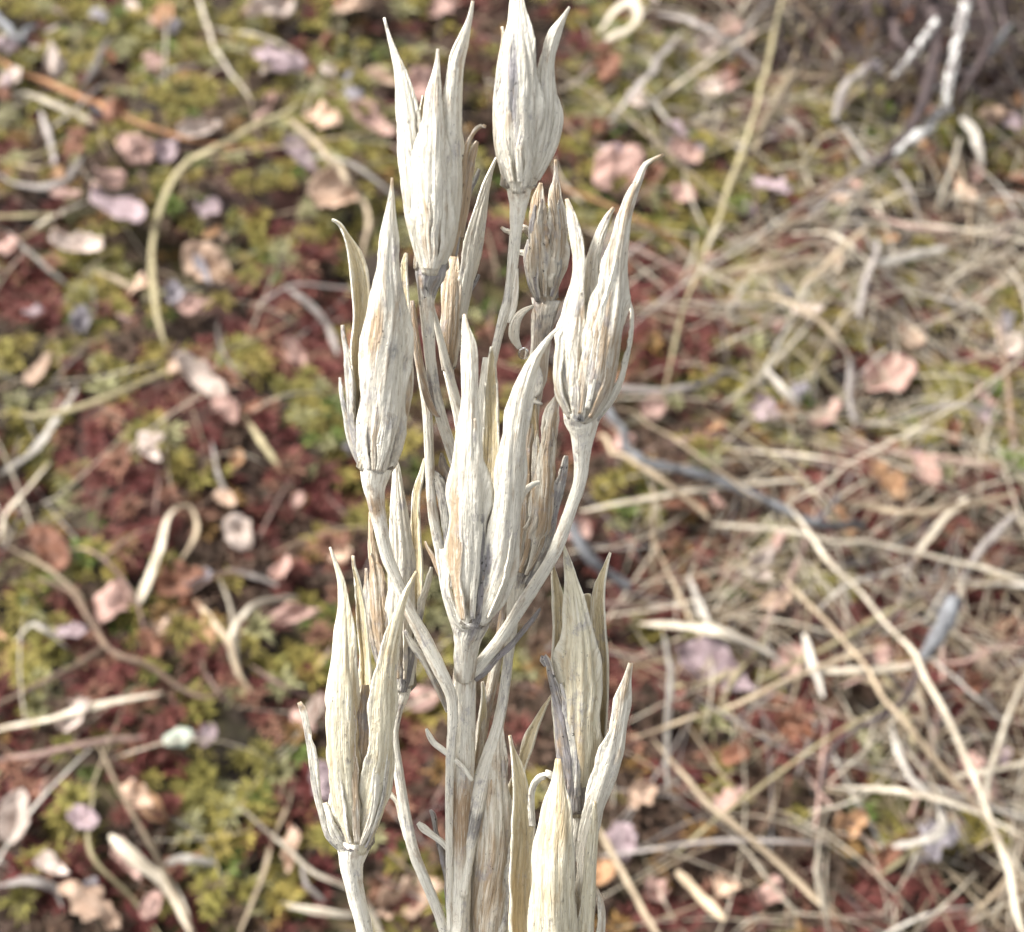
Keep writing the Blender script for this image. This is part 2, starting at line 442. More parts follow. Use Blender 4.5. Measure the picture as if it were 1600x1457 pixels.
# ------------------------------------------------------------------ the dry seed stalk
P0 = CAM + FWD * 0.160
LEAN = math.radians(37)
AXIS = np.array([0.0, math.sin(LEAN), math.cos(LEAN)])
PN = np.cross(RGT, AXIS)
def on_stalk(px, py, w=0.0):
    """a point of the stalk: where the sight line meets the leaning plane of the stalk, w mm nearer"""
    d = ray(px, py)
    t = np.dot(P0 - CAM, PN) / np.dot(d, PN)
    return CAM + d * t - unit(d) * (w * 0.001)
def px_size(px, py):
    d = ray(px, py)
    return np.dot(P0 - CAM, PN) / np.dot(d, PN) / FPX

stalk_base = on_stalk(716, 1900, 0); 
root_at = np.array([stalk_base[0] + 0.004, stalk_base[1] - 0.055, 0.0])
root_at[2] = float(height(root_at[0], root_at[1])) - 0.004
stalk = empty('seed_stalk', root_at)
tag(stalk, 'bleached dry flower stalk bearing split papery seed capsules above the bog', 'dried plant')
_seed = [0]
def nxt():
    _seed[0] += 1; return _seed[0]

def valve_geo(pts, facing, w0, half=82.0, bulge=1.0, tip_half=55.0, brown=0.3, grey=0.2, ribs=5, rough=0.75, tip_brown=0.35, base_grey=0.25, flat=0.9, rim=0.9, stains=()):
    n, m = 56, 27
    sd_ = nxt()
    q = spline([(p[0], p[1], p[2] if len(p) > 2 else 5) for p in pts], n)
    ctr = np.zeros((n, 3)); rad = np.zeros(n)
    f = math.radians(facing)
    s = np.linspace(0, 1, n)
    for i in range(n):
        w = w0 + math.cos(f) * bulge * math.sin(math.pi * min(1, s[i] * 1.02)) 
        ctr[i] = on_stalk(q[i, 0], q[i, 1], w)
        rad[i] = max(q[i, 2], 0.6) * px_size(q[i, 0], q[i, 1])
    T = unit(np.gradient(ctr, axis=0))
    tc = unit(CAM - ctr)
    side = unit(np.cross(tc, T)); side = np.where((side[:, :1] < 0), -side, side)
    front = unit(np.cross(side, T)); front = np.where((front * tc).sum(1, keepdims=True) < 0, -front, front)
    f = f + math.radians(16) * (vnoise(s * 3 + sd_ * 1.9, 0 * s + sd_, sd_ + 90) - 0.5)[:, None] * 2
    out = front * np.cos(f) + side * np.sin(f)
    lat = side * np.cos(f) - front * np.sin(f)
    A = np.radians(tip_half + (half - tip_half) * np.clip(s / 0.55, 0, 1)**0.8)
    u = np.linspace(-1, 1, m)
    arc = np.concatenate([[0], np.cumsum(np.linalg.norm(np.diff(ctr, axis=0), axis=1))]) * 1000
    # the two margins are torn and wander, each in its own way
    Al = A * (1 + 0.30 * rough * (vnoise(arc * 0.5 + sd_, 0 * arc, sd_ + 33) - 0.6) + 0.12 * rough * (vnoise(arc * 2.2, 0 * arc + sd_, sd_ + 34) - 0.5))
    Ar = A * (1 + 0.30 * rough * (vnoise(arc * 0.5 - sd_, 0 * arc, sd_ + 35) - 0.6) + 0.12 * rough * (vnoise(arc * 2.2, 0 * arc - sd_, sd_ + 36) - 0.5))
    ang = np.where(u[None, :] < 0, Al[:, None], Ar[:, None]) * u[None, :]
    R = rad[:, None] * np.ones(m)[None, :]
    rb = np.cos(u[None, :] * math.pi * ribs + sd_ + 1.6 * (vnoise(arc * 0.25 + sd_, 0 * arc + sd_, sd_ + 70) - 0.5)[:, None] * 2)
    R = R * (1 + 0.11 * (vnoise(u[None, :] * 4.5 + sd_ * 2.3 + 0 * s[:, None], arc[:, None] * 0.12 + sd_, sd_ + 60) - 0.5) * 2 * np.sin(math.pi * np.clip(s * 1.1, 0, 1))[:, None]**0.6)
    R = R * (1 + 0.05 * np.sign(rb) * np.abs(rb)**1.5 * np.sin(math.pi * np.clip(s * 1.1, 0, 1))[:, None]**0.6)
    R = R * (1 + 0.17 * rough * (vnoise(arc[:, None] * 0.28 + sd_ * 3.3, u[None, :] * 2.2 + sd_, sd_) - 0.5))
    R = R * (1 + 0.13 * rough * (vnoise(arc[:, None] * 0.40 + sd_ * 5.3, u[None, :] * 6.0 + sd_, sd_ + 50) - 0.5))
    edge = np.clip((np.abs(u) - 0.86) / 0.14, 0, 1)
    R = R * (1 + 0.20 * edge[None, :] * min(rough, 1.2))
    # the half circle sits so that its middle, not its centre line, follows the traced axis
    V = ctr[:, None, :] + R[..., None] * (np.sin(ang)[..., None] * lat[:, None, :] + flat * (np.cos(ang) - np.cos(A)[:, None] * 0.35)[..., None] * out[:, None, :])
    wav = (vnoise(arc * 0.30 + sd_ * 2.7, np.zeros(n) + sd_, sd_ + 9) - 0.5) * 0.9 * min(rough, 1.0) * rad
    V = V + (wav[:, None] * lat)[:, None, :] * np.sign(u)[None, :, None] * edge[None, :, None]
    br = np.full((n, m), brown, float); gr = np.full((n, m), grey, float)
    br += tip_brown * np.clip(1 - s / 0.07, 0, 1)[:, None]
    gr += base_grey * np.clip((s - 0.84) / 0.16, 0, 1)[:, None]
    for (sc, sw, uc, uw, db, dg) in stains:
        k = np.exp(-((s[:, None] - sc) / sw)**2 - ((u[None, :] - uc) / uw)**2)
        br += db * k; gr += dg * k
    rm = rim * edge[None, :]**1.0 * np.ones((n, 1))
    uv = np.stack([ang * rad[:, None] * 1000, arc[:, None] * np.ones((1, m))], -1).reshape(-1, 2)
    F = grid_faces(n, m)
    if np.dot(np.cross(lat[n // 2], T[n // 2]), out[n // 2]) < 0: F = F[:, ::-1]
    return V.reshape(-1, 3), F, uv, dict(brown=br.ravel(), grey=gr.ravel(), rim=rm.ravel())

def valve(parent, pts, facing, dw, name='capsule_valve', mat='papery', thick=0.00022, label=None, **kw):
    V, F, uv, at = valve_geo(pts, facing, dw, **kw)
    o = part(name, V, F, M[mat], parent, uv=uv, attrs=at)
    md = o.modifiers.new('thickness', 'SOLIDIFY'); md.thickness = thick; md.offset = 0.0
    if mat in ('papery', 'yellowish') and name == 'capsule_valve':
        o.data.materials.append(M['inside']); md.material_offset = 1
    if label: o['label'] = label
    return o

def tepal(parent, pts, facing, dw, **kw):
    k = dict(half=75.0, tip_half=60.0, bulge=0.4, brown=0.5, grey=0.35, ribs=3, rough=2.2, flat=0.7, rim=0.5, base_grey=0.1)
    k.update(kw)
    return valve(parent, pts, facing, dw, name='withered_tepal', thick=0.00020, **k)

def cling(parent, pts, facing, dw, offs, bulge=1.0, **kw):
    """narrow dried strips that cling lengthwise to a valve, each with a start along it and a place across it"""
    q = spline([(p[0], p[1], p[2]) for p in pts], 40)
    for (k, s0, s1, wd, br, gr) in offs:
        i0, i1 = int(s0 * 39), int(s1 * 39)
        idx = np.linspace(i0, i1, 8).astype(int)
        mm = q[idx]
        t = np.linspace(0, 1, 8)
        dx = np.gradient(q[:, 0])[idx]; dy = np.gradient(q[:, 1])[idx]; l = np.hypot(dx, dy)
        nx, ny = dy / l, -dx / l
        jit = rng.normal(0, 1.2, 8)
        kk = k * (0.92 + 0.0 * t)
        X = mm[:, 0] + nx * (mm[:, 2] * kk + jit); Y = mm[:, 1] + ny * (mm[:, 2] * kk + jit)
        hw = mm[:, 2].max() * wd * np.interp(t, [0, 0.12, 0.35, 0.8, 1], [0.25, 0.8, 1.0, 0.95, 0.5])
        R = mm[:, 2].max() * px_size(mm[4, 0], mm[4, 1]) * 1000
        f = math.degrees(math.asin(max(-0.95, min(0.95, k))))
        deep = R * math.cos(math.radians(f)) * 0.62
        tepal(parent, list(zip(X, Y, hw)), facing + f, dw + bulge * 0.8 + deep - 0.15, brown=br, grey=gr, half=62, tip_half=50, flat=0.5, rim=0.7, **kw)

def stick(name, pts, w0, w1, parent, brown=0.2, grey=0.25, stains=(), sides=14, flat=0.9, rough=0.07, mat='stem', label=None, n=None):
    n = n or max(20, 6 * len(pts))
    q = spline([(p[0], p[1], p[2]) for p in pts], n)
    w = np.linspace(w0, w1, n)
    P = np.array([on_stalk(q[i, 0], q[i, 1], w[i]) for i in range(n)])
    r = np.array([max(q[i, 2], 0.8) * px_size(q[i, 0], q[i, 1]) for i in range(n)])
    V, F, uv = tube_geo(P, r, sides, flat, rough=rough, seed=nxt(), ridges=4, up=unit(CAM - P.mean(0)))
    s = np.concatenate([np.repeat(np.linspace(0, 1, n), sides), [0, 1]])
    br = np.full(len(V), brown); gr = np.full(len(V), grey)
    for (c, wd, db, dg) in stains:
        k = np.exp(-((s - c) / wd)**2); br = br + db * k; gr = gr + dg * k
    o = part(name, V, F, M[mat], parent, uv=uv, attrs=dict(brown=br, grey=gr, rim=np.zeros(len(V))))
    if label: o['label'] = label
    return o

def capsule(base, up, r, w, brown=0.45, grey=0.55, label=None):
    """the solid heart of a capsule, from its grey collar up between the valves"""
    n, sides = 18, 18
    bx, by = base; ux, uy = up
    s = np.linspace(0, 1, n)
    P = np.array([on_stalk(bx + (ux - bx) * t, by + (uy - by) * t, w - 0.4) for t in s])
    prof = np.interp(s, [0, 0.06, 0.14, 0.3, 0.55, 0.85, 1.0], [0.34, 0.62, 0.60, 0.62, 0.52, 0.30, 0.08])
    rr = np.array([r * px_size(bx, by)] * n) * prof
    V, F, uv = tube_geo(P, rr, sides, 0.9, rough=0.10, seed=nxt(), ridges=6, up=unit(CAM - P.mean(0)))
    ss = np.concatenate([np.repeat(s, sides), [0, 1]])
    o = part('seed_capsule', V, F, M['inside'], stalk, uv=uv,
             attrs=dict(brown=brown + 0.3 * (ss > 0.2), grey=grey + 0.25 * np.exp(-((ss - 0.1) / 0.1)**2), rim=0 * ss))  # toned darker above the collar, painting shade into the gaps between valves
    if label: o['label'] = label
    return o

# main stem, from the root in the moss to behind the topmost capsules
q = spline([(762, 560, 8), (752, 650, 11), (744, 760, 13), (736, 880, 15), (731, 975, 19), (727, 1008, 17), (726, 1050, 18), (722, 1110, 20),
            (721, 1180, 19.5), (718, 1260, 19.5), (717, 1340, 18.5), (716, 1457, 17.5), (714, 1640, 18), (716, 1900, 18)], 90)
P = np.array([on_stalk(a, b, -1.2 if b < 900 else -0.2) for a, b, c in q]); r_ = np.array([c * px_size(a, b) for a, b, c in q])
k = np.linspace(0, 1, 30)[1:, None]
e0 = P[-1]; ctl = e0 - AXIS * np.linalg.norm(e0 - root_at) * 0.45
low = (1 - k)**2 * e0 + 2 * k * (1 - k) * ctl + k**2 * root_at
P = np.vstack([P, low]); r_ = np.concatenate([r_, np.linspace(r_[-1], r_[-1] * 1.25, len(low))])
V, F, uv = tube_geo(P, r_, 18, 0.95, rough=0.05, seed=3, ridges=5, up=unit(CAM - P[40]))
ys_ = np.concatenate([np.repeat(np.concatenate([q[:, 1], np.full(len(low), 3000)]), 18), [0, 3000]])
an = np.concatenate([np.tile(np.linspace(0, 2 * math.pi, 18, endpoint=False), len(P)), [0, 0]])
o = part('stem', V, F, M['stem'], stalk, uv=uv, attrs=dict(
    brown=0.22 + 0.75 * np.exp(-((ys_ - 1270) / 60)**2) + 0.25 * np.exp(-((ys_ - 1040) / 40)**2),
    grey=0.25 + 0.25 * np.exp(-((ys_ - 985) / 25)**2), rim=0 * ys_))

# ---- capsule behind the stalk, brown with hooked strips
cB = capsule((700, 582), (716, 440), 18, -5, label='slim brown capsule half hidden behind the tallest cluster')
valve(cB, [(775, 246, 1), (765, 270, 4), (755, 300, 9), (744, 350, 14), (734, 400, 16), (723, 450, 15), (714, 510, 11), (706, 572, 6)], 40, -5, brown=0.15, grey=0.15, half=80)
valve(cB, [(712, 395, 4), (708, 440, 14), (705, 490, 15), (702, 535, 13), (699, 580, 6)], -15, -4.6, brown=0.7, grey=0.35)
tepal(cB, [(748, 429, 2.5), (742, 440, 3.5), (735, 452, 3), (727, 475, 3.5), (716, 510, 4)], 40, -4.6, brown=0.7, grey=0.8)
tepal(cB, [(724, 470, 3), (719, 505, 5), (710, 540, 5), (701, 572, 4)], 60, -4.2, brown=0.9, grey=0.5)
stick('pedicel', [(700, 578, 8), (706, 610, 7), (714, 650, 6), (726, 720, 6), (738, 800, 7), (736, 900, 8)], -5, -3, stalk)
stick('pedicel', [(676, 480, 3), (684, 515, 5), (697, 565, 6), (708, 605, 6), (718, 640, 5.5), (728, 700, 6)], 0.4, -2, stalk, brown=0.1, grey=0.05)

# ---- tallest three-pointed cluster
cA = capsule((674, 432), (678, 220), 44, 2, label='tall three pointed capsule with a grey stained collar')
valve(cA, [(601, 28, 1.2), (608, 52, 3), (619, 85, 7), (628, 115, 10), (637, 165, 15), (644, 240, 18), (652, 330, 19), (662, 395, 14), (670, 432, 6)], -35, 2.2, brown=0.12, grey=0.08)
valve(cA, [(684, 77, 1.2), (683, 98, 3), (680, 128, 8), (677, 165, 14), (676, 230, 21), (676, 320, 25), (675, 395, 18), (673, 430, 7)], 0, 3.4, brown=0.3, grey=0.12, ribs=7, stains=[(0.85, 0.1, 0.1, 0.5, 0.35, 0.0)])
valve(cA, [(738, 2, 1.8), (733, 28, 4), (723, 60, 7), (712, 92, 10), (706, 135, 14), (703, 200, 18), (701, 290, 21), (694, 375, 17), (682, 430, 6)], 28, 2.3, brown=0.14, grey=0.18)
valve(cA, [(664, 150, 3), (662, 200, 9), (660, 280, 14), (662, 360, 14), (668, 425, 6)], -170, 0.6, mat='inside', brown=0.4, grey=0.3)
cling(cA, [(684, 77, 1.2), (683, 98, 3), (680, 128, 8), (677, 165, 14), (676, 230, 21), (676, 320, 25), (675, 395, 18), (673, 430, 7)], 0, 3.4, [(-0.85, 0.42, 0.98, 0.24, 0.1, 0.1), (-0.35, 0.50, 0.99, 0.26, 0.5, 0.15), (0.25, 0.46, 0.98, 0.24, 0.15, 0.3), (0.8, 0.38, 0.98, 0.28, 0.3, 0.2)])
tepal(cA, [(759, 199, 2), (750, 197, 4), (739, 206, 5), (729, 225, 6), (724, 260, 6), (719, 320, 6), (705, 400, 5)], 50, 2.0, brown=0.75, grey=0.2)
tepal(cA, [(745, 221, 2), (739, 236, 5), (735, 255, 5), (730, 285, 6), (716, 370, 5)], 40, 1.6, brown=0.75, grey=0.35)
tepal(cA, [(748, 264, 3), (741, 280, 5), (731, 300, 5), (722, 330, 5), (708, 400, 5)], 60, 1.2, brown=0.5, grey=0.85)
tepal(cA, [(655, 186, 2), (655, 230, 5), (650, 300, 6), (655, 380, 6), (664, 428, 5)], -25, 3.0, brown=0.3, grey=0.3)
stick('pedicel', [(676, 408, 24), (672, 430, 24), (668, 450, 17), (667, 480, 12), (669, 521, 10), (675, 584, 9), (686, 641, 9.5), (701, 690, 9), (716, 745, 8), (730, 830, 8), (731, 940, 9)],
      2, -1.6, stalk, grey=0.4, stains=[(0.04, 0.07, 0.1, 0.5), (0.38, 0.06, 0.35, 0.2)])
stick('pedicel', [(644, 470, 4), (646, 505, 7), (654, 560, 7), (663, 610, 8), (668, 650, 8.5), (672, 742, 8), (676, 800, 8.5), (688, 865, 9), (699, 930, 9), (716, 990, 8)],
      -2.4, -0.6, stalk, stains=[(0.05, 0.16, 0.8, 0.3), (0.62, 0.05, 0.25, 0.2)])
stick('bract', [(646, 520, 2), (656, 575, 4), (669, 625, 6), (681, 648, 4), (688, 652, 1)], 1.0, 1.4, stalk, brown=0.7, grey=0.45, flat=0.4)

# ---- top capsule, cut by the frame
cC = capsule((811, 300), (812, 130), 44, 0.5, label='topmost capsule with a shaded slit painted dark down its front')
valve(cC, [(807, -26, 2), (809, 0, 11), (812, 35, 16), (812, 75, 23), (812, 120, 26), (810, 180, 29), (809, 235, 27), (810, 275, 17), (811, 302, 8)], -6, 1.6, brown=0.22, grey=0.22, ribs=6,
      stains=[(0.44, 0.17, -0.12, 0.16, 0.0, 1.6), (0.42, 0.2, -0.45, 0.2, 0.6, 0.1)])  # heavy grey paints the shade of a slit that is not cut
valve(cC, [(889, 11, 1.2), (878, 30, 4.5), (863, 58, 9), (853, 100, 12), (850, 140, 16), (846, 190, 18), (836, 245, 17), (822, 292, 8)], 25, 0.9, brown=0.15, grey=0.12)
valve(cC, [(785, 42, 2), (788, 58, 3.5), (784, 110, 8), (780, 160, 9), (783, 220, 11), (793, 270, 9), (802, 296, 6)], -65, 0.4, brown=0.35, grey=0.3)
cling(cC, [(807, -26, 2), (809, 0, 11), (812, 35, 16), (812, 75, 23), (812, 120, 26), (810, 180, 29), (809, 235, 27), (810, 275, 17), (811, 302, 8)], -6, 1.6, [(-0.75, 0.28, 0.97, 0.22, 0.35, 0.2), (0.15, 0.45, 0.97, 0.2, 0.3, 0.35), (0.7, 0.34, 0.98, 0.24, 0.15, 0.15)])
tepal(cC, [(860, 130, 3), (868, 160, 6), (872, 185, 8), (866, 212, 9), (854, 245, 8), (838, 280, 5)], 55, 1.2, brown=0.15, grey=0.3, half=95)
tepal(cC, [(787, 78, 2), (789, 110, 5), (790, 150, 6), (789, 195, 6), (795, 240, 5)], -30, 2.0, brown=0.6, grey=0.3)  # brownish strip added to stand for the dark recess here
stick('pedicel', [(811, 276, 25), (811, 292, 20), (811, 310, 16), (807, 350, 10.5), (802, 400, 9), (798, 440, 8), (795, 472, 9.5), (788, 492, 8.5), (779, 525, 7), (765, 590, 7), (757, 680, 8), (745, 780, 8)],
      0.5, -1.8, stalk, brown=0.1, grey=0.2, stains=[(0.38, 0.03, 0.3, 0.35)])
stick('bract', [(808, 420, 2), (806, 450, 5), (803, 480, 5), (795, 505, 3)], 1.0, 0.8, stalk, brown=0.35, grey=0.3, flat=0.5)

# ---- grey brown capsule behind the right pair
cD = capsule((852, 474), (852, 330), 36, -5, label='wrinkled grey brown capsule behind the large pale one')
valve(cD, [(845, 287, 2), (842, 312, 10), (841, 350, 17), (842, 400, 20), (846, 440, 16), (852, 474, 8)], -12, -4.2, brown=0.5, grey=0.3, ribs=9, rough=1.8)
valve(cD, [(868, 250, 1.5), (868, 275, 3), (867, 300, 8), (869, 340, 13), (867, 400, 16), (861, 450, 11), (855, 474, 6)], 15, -4.4, brown=0.5, grey=0.3, ribs=9, rough=1.8)
cling(cD, [(845, 287, 2), (842, 312, 10), (841, 350, 17), (842, 400, 20), (846, 440, 16), (852, 474, 8)], -12, -4.2, [(-0.5, 0.2, 0.97, 0.28, 0.5, 0.7), (0.3, 0.15, 0.97, 0.26, 0.4, 0.4)])
cling(cD, [(868, 250, 1.5), (868, 275, 3), (867, 300, 8), (869, 340, 13), (867, 400, 16), (861, 450, 11), (855, 474, 6)], 15, -4.4, [(0.4, 0.3, 0.97, 0.3, 0.4, 0.6)])
tepal(cD, [(828, 375, 3), (826, 400, 6), (830, 440, 6), (842, 470, 5)], -50, -4, brown=0.5, grey=0.6)
tepal(cD, [(783, 356, 2), (792, 362, 4), (805, 360, 5), (819, 358, 5), (832, 372, 4)], 20, -5.5, brown=0.4, grey=0.35)
tepal(cD, [(812, 394, 3), (821, 396, 4), (832, 400, 4)], 0, -5.5, brown=0.3, grey=0.2)
stick('pedicel', [(854, 468, 24), (852, 485, 20), (846, 521, 16), (840, 584, 14), (835, 616, 12), (828, 680, 10), (812, 800, 9), (790, 960, 9), (740, 1200, 9)], -5, -4, stalk, brown=0.55, grey=0.3,
      stains=[(0.05, 0.06, 0.0, 0.3)], rough=0.16)
stick('bract', [(834, 478, 2), (818, 487, 5), (806, 503, 8), (803, 525, 8), (812, 545, 4)], -3.5, -3.2, stalk, brown=0.3, grey=0.25, flat=0.35)
stick('bract', [(834, 556, 3), (838, 585, 10), (836, 606, 12), (829, 620, 9), (838, 628, 5), (848, 632, 1.5)], -3.6, -3.2, stalk, brown=0.35, grey=0.5, flat=0.3)

# ---- large pale capsule with the longest beak
cE = capsule((907, 658), (935, 440), 50, 4, label='large pale capsule with a long hooked beak')
valve(cE, [(959, 325, 1.8), (949, 340, 5), (937, 370, 9), (928, 410, 11), (924, 470, 19), (917, 540, 24), (910, 610, 22), (906, 655, 8)], -10, 3.4, brown=0.25, grey=0.15)
valve(cE, [(1037, 241, 1.2), (1021, 249, 2.2), (1008, 257, 3.2), (996, 284, 5), (984, 310, 7.5), (972, 350, 11.5), (962, 400, 18), (951, 460, 26), (939, 530, 32), (928, 600, 30), (916, 645, 17), (909, 660, 6)], 18, 5.0,
      brown=0.4, grey=0.15, ribs=7, tip_brown=0.6, stains=[(0.72, 0.12, -0.2, 0.3, 0.35, 0.1)])
valve(cE, [(886, 311, 2), (893, 335, 5.5), (903, 380, 9), (906, 430, 11), (899, 480, 18), (893, 540, 24), (891, 600, 23), (899, 652, 10)], -28, 4.6, brown=0.38, grey=0.1)
cling(cE, [(1037, 241, 1.2), (1021, 249, 2.2), (1008, 257, 3.2), (996, 284, 5), (984, 310, 7.5), (972, 350, 11.5), (962, 400, 18), (951, 460, 26), (939, 530, 32), (928, 600, 30), (916, 645, 17), (909, 660, 6)], 18, 5.0, [(-0.6, 0.5, 0.98, 0.22, 0.55, 0.2), (0.0, 0.42, 0.97, 0.2, 0.2, 0.3), (0.6, 0.55, 0.98, 0.24, 0.6, 0.2)])
cling(cE, [(886, 311, 2), (893, 335, 5.5), (903, 380, 9), (906, 430, 11), (899, 480, 18), (893, 540, 24), (891, 600, 23), (899, 652, 10)], -28, 4.6, [(0.1, 0.5, 0.98, 0.3, 0.35, 0.1), (-0.7, 0.6, 0.98, 0.3, 0.15, 0.3)])
tepal(cE, [(982, 468, 2), (986, 490, 4), (984, 520, 6), (977, 560, 7), (961, 612, 7), (932, 656, 4)], 60, 4.4, brown=0.1, grey=0.1)
tepal(cE, [(903, 560, 3), (905, 590, 8), (906, 630, 9), (905, 658, 6)], 0, 6.2, brown=0.3, grey=0.45, base_grey=0.4)
stick('pedicel', [(908, 640, 27), (909, 662, 25), (910, 680, 19), (909, 704, 14), (906, 751, 10), (891, 798, 9.5), (874, 846, 10), (858, 880, 9.5), (820, 939, 10), (777, 1005, 9.5), (746, 1042, 10), (727, 1062, 9)],
      4, 0.2, stalk, brown=0.15, grey=0.12, stains=[(0.03, 0.03, 0.2, 0.45)])
stick('bract', [(844, 951, 2), (834, 966, 4), (818, 985, 4.5), (797, 1010, 5), (777, 1028, 5), (757, 1050, 6), (742, 1062, 5)], 1.4, 0.4, stalk, brown=0.8, grey=0.95, flat=0.6)

# ---- upper capsule on the outer side of the forked branch
cF = capsule((588, 742), (594, 500), 52, 4, label='stout grey streaked capsule with two slender beaks')
valve(cF, [(519, 343, 1.2), (530, 349, 2.2), (544, 371, 5), (556, 400, 9), (564, 440, 12), (566, 490, 12), (564, 550, 12), (568, 620, 15), (576, 690, 11), (585, 738, 6)], -152, 3.4, brown=0.1, grey=0.1)
valve(cF, [(612, 278, 1.2), (611, 305, 3.2), (609, 332, 6.5), (607, 360, 11), (604, 420, 20), (602, 490, 28), (602, 560, 33), (600, 620, 34), (594, 690, 29), (589, 730, 17), (587, 748, 9)], 5, 4.4,
      brown=0.3, grey=0.3, ribs=8, stains=[(0.5, 0.07, -0.5, 0.2, 0.8, 0), (0.56, 0.06, 0.15, 0.2, 0, 0.35), (0.85, 0.1, 0, 1, 0.1, 0.3)])
valve(cF, [(634, 396, 1.6), (630, 415, 5), (631, 450, 6.5), (635, 500, 6), (636, 560, 7), (628, 640, 8), (610, 720, 5)], 145, 3.2, brown=0.15, grey=0.15)
cling(cF, [(612, 278, 1.2), (611, 305, 3.2), (609, 332, 6.5), (607, 360, 11), (604, 420, 20), (602, 490, 28), (602, 560, 33), (600, 620, 34), (594, 690, 29), (589, 730, 17), (587, 748, 9)], 5, 4.4, [(-0.8, 0.42, 0.98, 0.2, 0.2, 0.3), (-0.3, 0.55, 0.99, 0.18, 0.5, 0.35), (0.2, 0.48, 0.98, 0.2, 0.15, 0.45), (0.65, 0.40, 0.98, 0.2, 0.3, 0.3)])
tepal(cF, [(536, 508, 3), (538, 525, 5), (543, 550, 7), (547, 600, 8), (552, 660, 9), (570, 735, 6)], -60, 4.0, brown=0.35, grey=0.6)
tepal(cF, [(532, 590, 2), (536, 615, 6), (543, 650, 7), (553, 700, 7), (574, 742, 6)], -65, 3.6, brown=0.35, grey=0.6)
tepal(cF, [(644, 515, 2), (640, 545, 4), (638, 600, 6), (627, 670, 6), (608, 735, 5)], 60, 4.2, brown=0.6, grey=0.35)
stick('pedicel', [(588, 718, 27), (587, 738, 24), (585, 756, 19), (587, 781, 14.5), (595, 824, 11), (604, 867, 10), (621, 910, 9.5), (636, 948, 9.5), (662, 997, 11), (688, 1049, 11), (705, 1088, 9), (707, 1130, 8),
                  (703, 1200, 7), (702, 1320, 6), (704, 1457, 6)], 4, 0.5, stalk, brown=0.2, grey=0.18, stains=[(0.09, 0.03, 0.45, 0.1)])
stick('bract', [(632, 985, 3), (645, 1008, 6), (663, 1034, 6), (685, 1078, 5), (700, 1112, 4)], 1.8, 0.6, stalk, brown=0.45, grey=0.55, flat=0.5)
stick('bract', [(664, 846, 2), (668, 856, 3), (676, 870, 4), (684, 890, 4), (692, 908, 3)], -1.5, -0.8, stalk, brown=0.6, grey=0.2, flat=0.5)
stick('bract', [(673, 735, 3), (681, 745, 8), (690, 765, 9), (697, 800, 9), (701, 850, 8), (704, 920, 6)], -1.4, -0.6, stalk, brown=0.35, grey=0.55, flat=0.4, rough=0.2)
stick('bract', [(690, 708, 2), (692, 725, 7), (700, 745, 10), (706, 790, 9)], -2.2, -1.6, stalk, brown=0.6, grey=0.6, flat=0.4, rough=0.25)

# ---- central capsule in front of the stem
cG = capsule((737, 982), (752, 760), 48, 5.5, grey=0.9, brown=0.4, label='tall central capsule standing straight on the stem, shade painted dark between its halves')
valve(cG, [(768, 543, 1.6), (768, 562, 6), (767, 600, 9.5), (766, 650, 12), (765, 700, 12), (763, 750, 12), (758, 810, 9)], 180, 4.8, brown=0.2, grey=0.05, half=70, mat='papery')
valve(cG, [(726, 491, 1.6), (729, 514, 6), (735, 540, 10.5), (735, 580, 12), (734, 640, 14.5), (733, 700, 20), (733, 760, 26), (731, 830, 26), (729, 900, 24), (729, 950, 15), (733, 980, 8)], -14, 6.2,
      brown=0.22, grey=0.06, ribs=4, stains=[(0.7, 0.25, -0.75, 0.3, 0.75, 0.1), (0.75, 0.15, 0.75, 0.25, 0.1, 0.9)])  # inner margin greyed to paint the shade of the groove
valve(cG, [(874, 511, 1.2), (861, 524, 3.2), (846, 543, 5.5), (834, 562, 8), (823, 590, 12), (814, 620, 15), (806, 660, 17), (799, 710, 19), (795, 760, 20), (789, 820, 21), (781, 880, 20), (769, 930, 16), (752, 974, 8)], 14, 6.4,
      brown=0.15, grey=0.06, ribs=3, stains=[(0.78, 0.06, 0.45, 0.3, 0.1, 0.4), (0.8, 0.1, -0.8, 0.3, 0.1, 0.8)])  # facing margin greyed as well, shade of the same groove
valve(cG, [(762, 740, 4), (761, 800, 11), (758, 860, 13), (752, 920, 13), (743, 975, 8)], 0, 4.6, mat='inside', brown=0.5, grey=1.15, half=80)  # dark septum added, its colour standing for shade in the gap
cling(cG, [(726, 491, 1.6), (729, 514, 6), (735, 540, 10.5), (735, 580, 12), (734, 640, 14.5), (733, 700, 20), (733, 760, 26), (731, 830, 26), (729, 900, 24), (729, 950, 15), (733, 980, 8)], -14, 6.2, [(-0.6, 0.5, 0.98, 0.28, 0.8, 0.1), (0.55, 0.35, 0.98, 0.24, 0.15, 0.2)])
cling(cG, [(874, 511, 1.2), (861, 524, 3.2), (846, 543, 5.5), (834, 562, 8), (823, 590, 12), (814, 620, 15), (806, 660, 17), (799, 710, 19), (795, 760, 20), (789, 820, 21), (781, 880, 20), (769, 930, 16), (752, 974, 8)], 14, 6.4, [(0.7, 0.55, 0.98, 0.3, 0.3, 0.4)])
tepal(cG, [(765, 770, 2), (763, 810, 6), (760, 850, 9), (756, 900, 10), (749, 955, 8), (742, 980, 5)], 0, 6.7, brown=0.5, grey=0.95, half=80)  # dark strip added to paint the shaded groove between the two halves
tepal(cG, [(843, 753, 2), (832, 757, 3), (821, 766, 4), (812, 780, 5), (805, 800, 4)], 30, 6.0, brown=0.05, grey=0.0)
tepal(cG, [(690, 858, 3), (696, 890, 6), (700, 930, 7), (712, 968, 5), (726, 984, 4)], -40, 6.0, brown=0.1, grey=0.15)
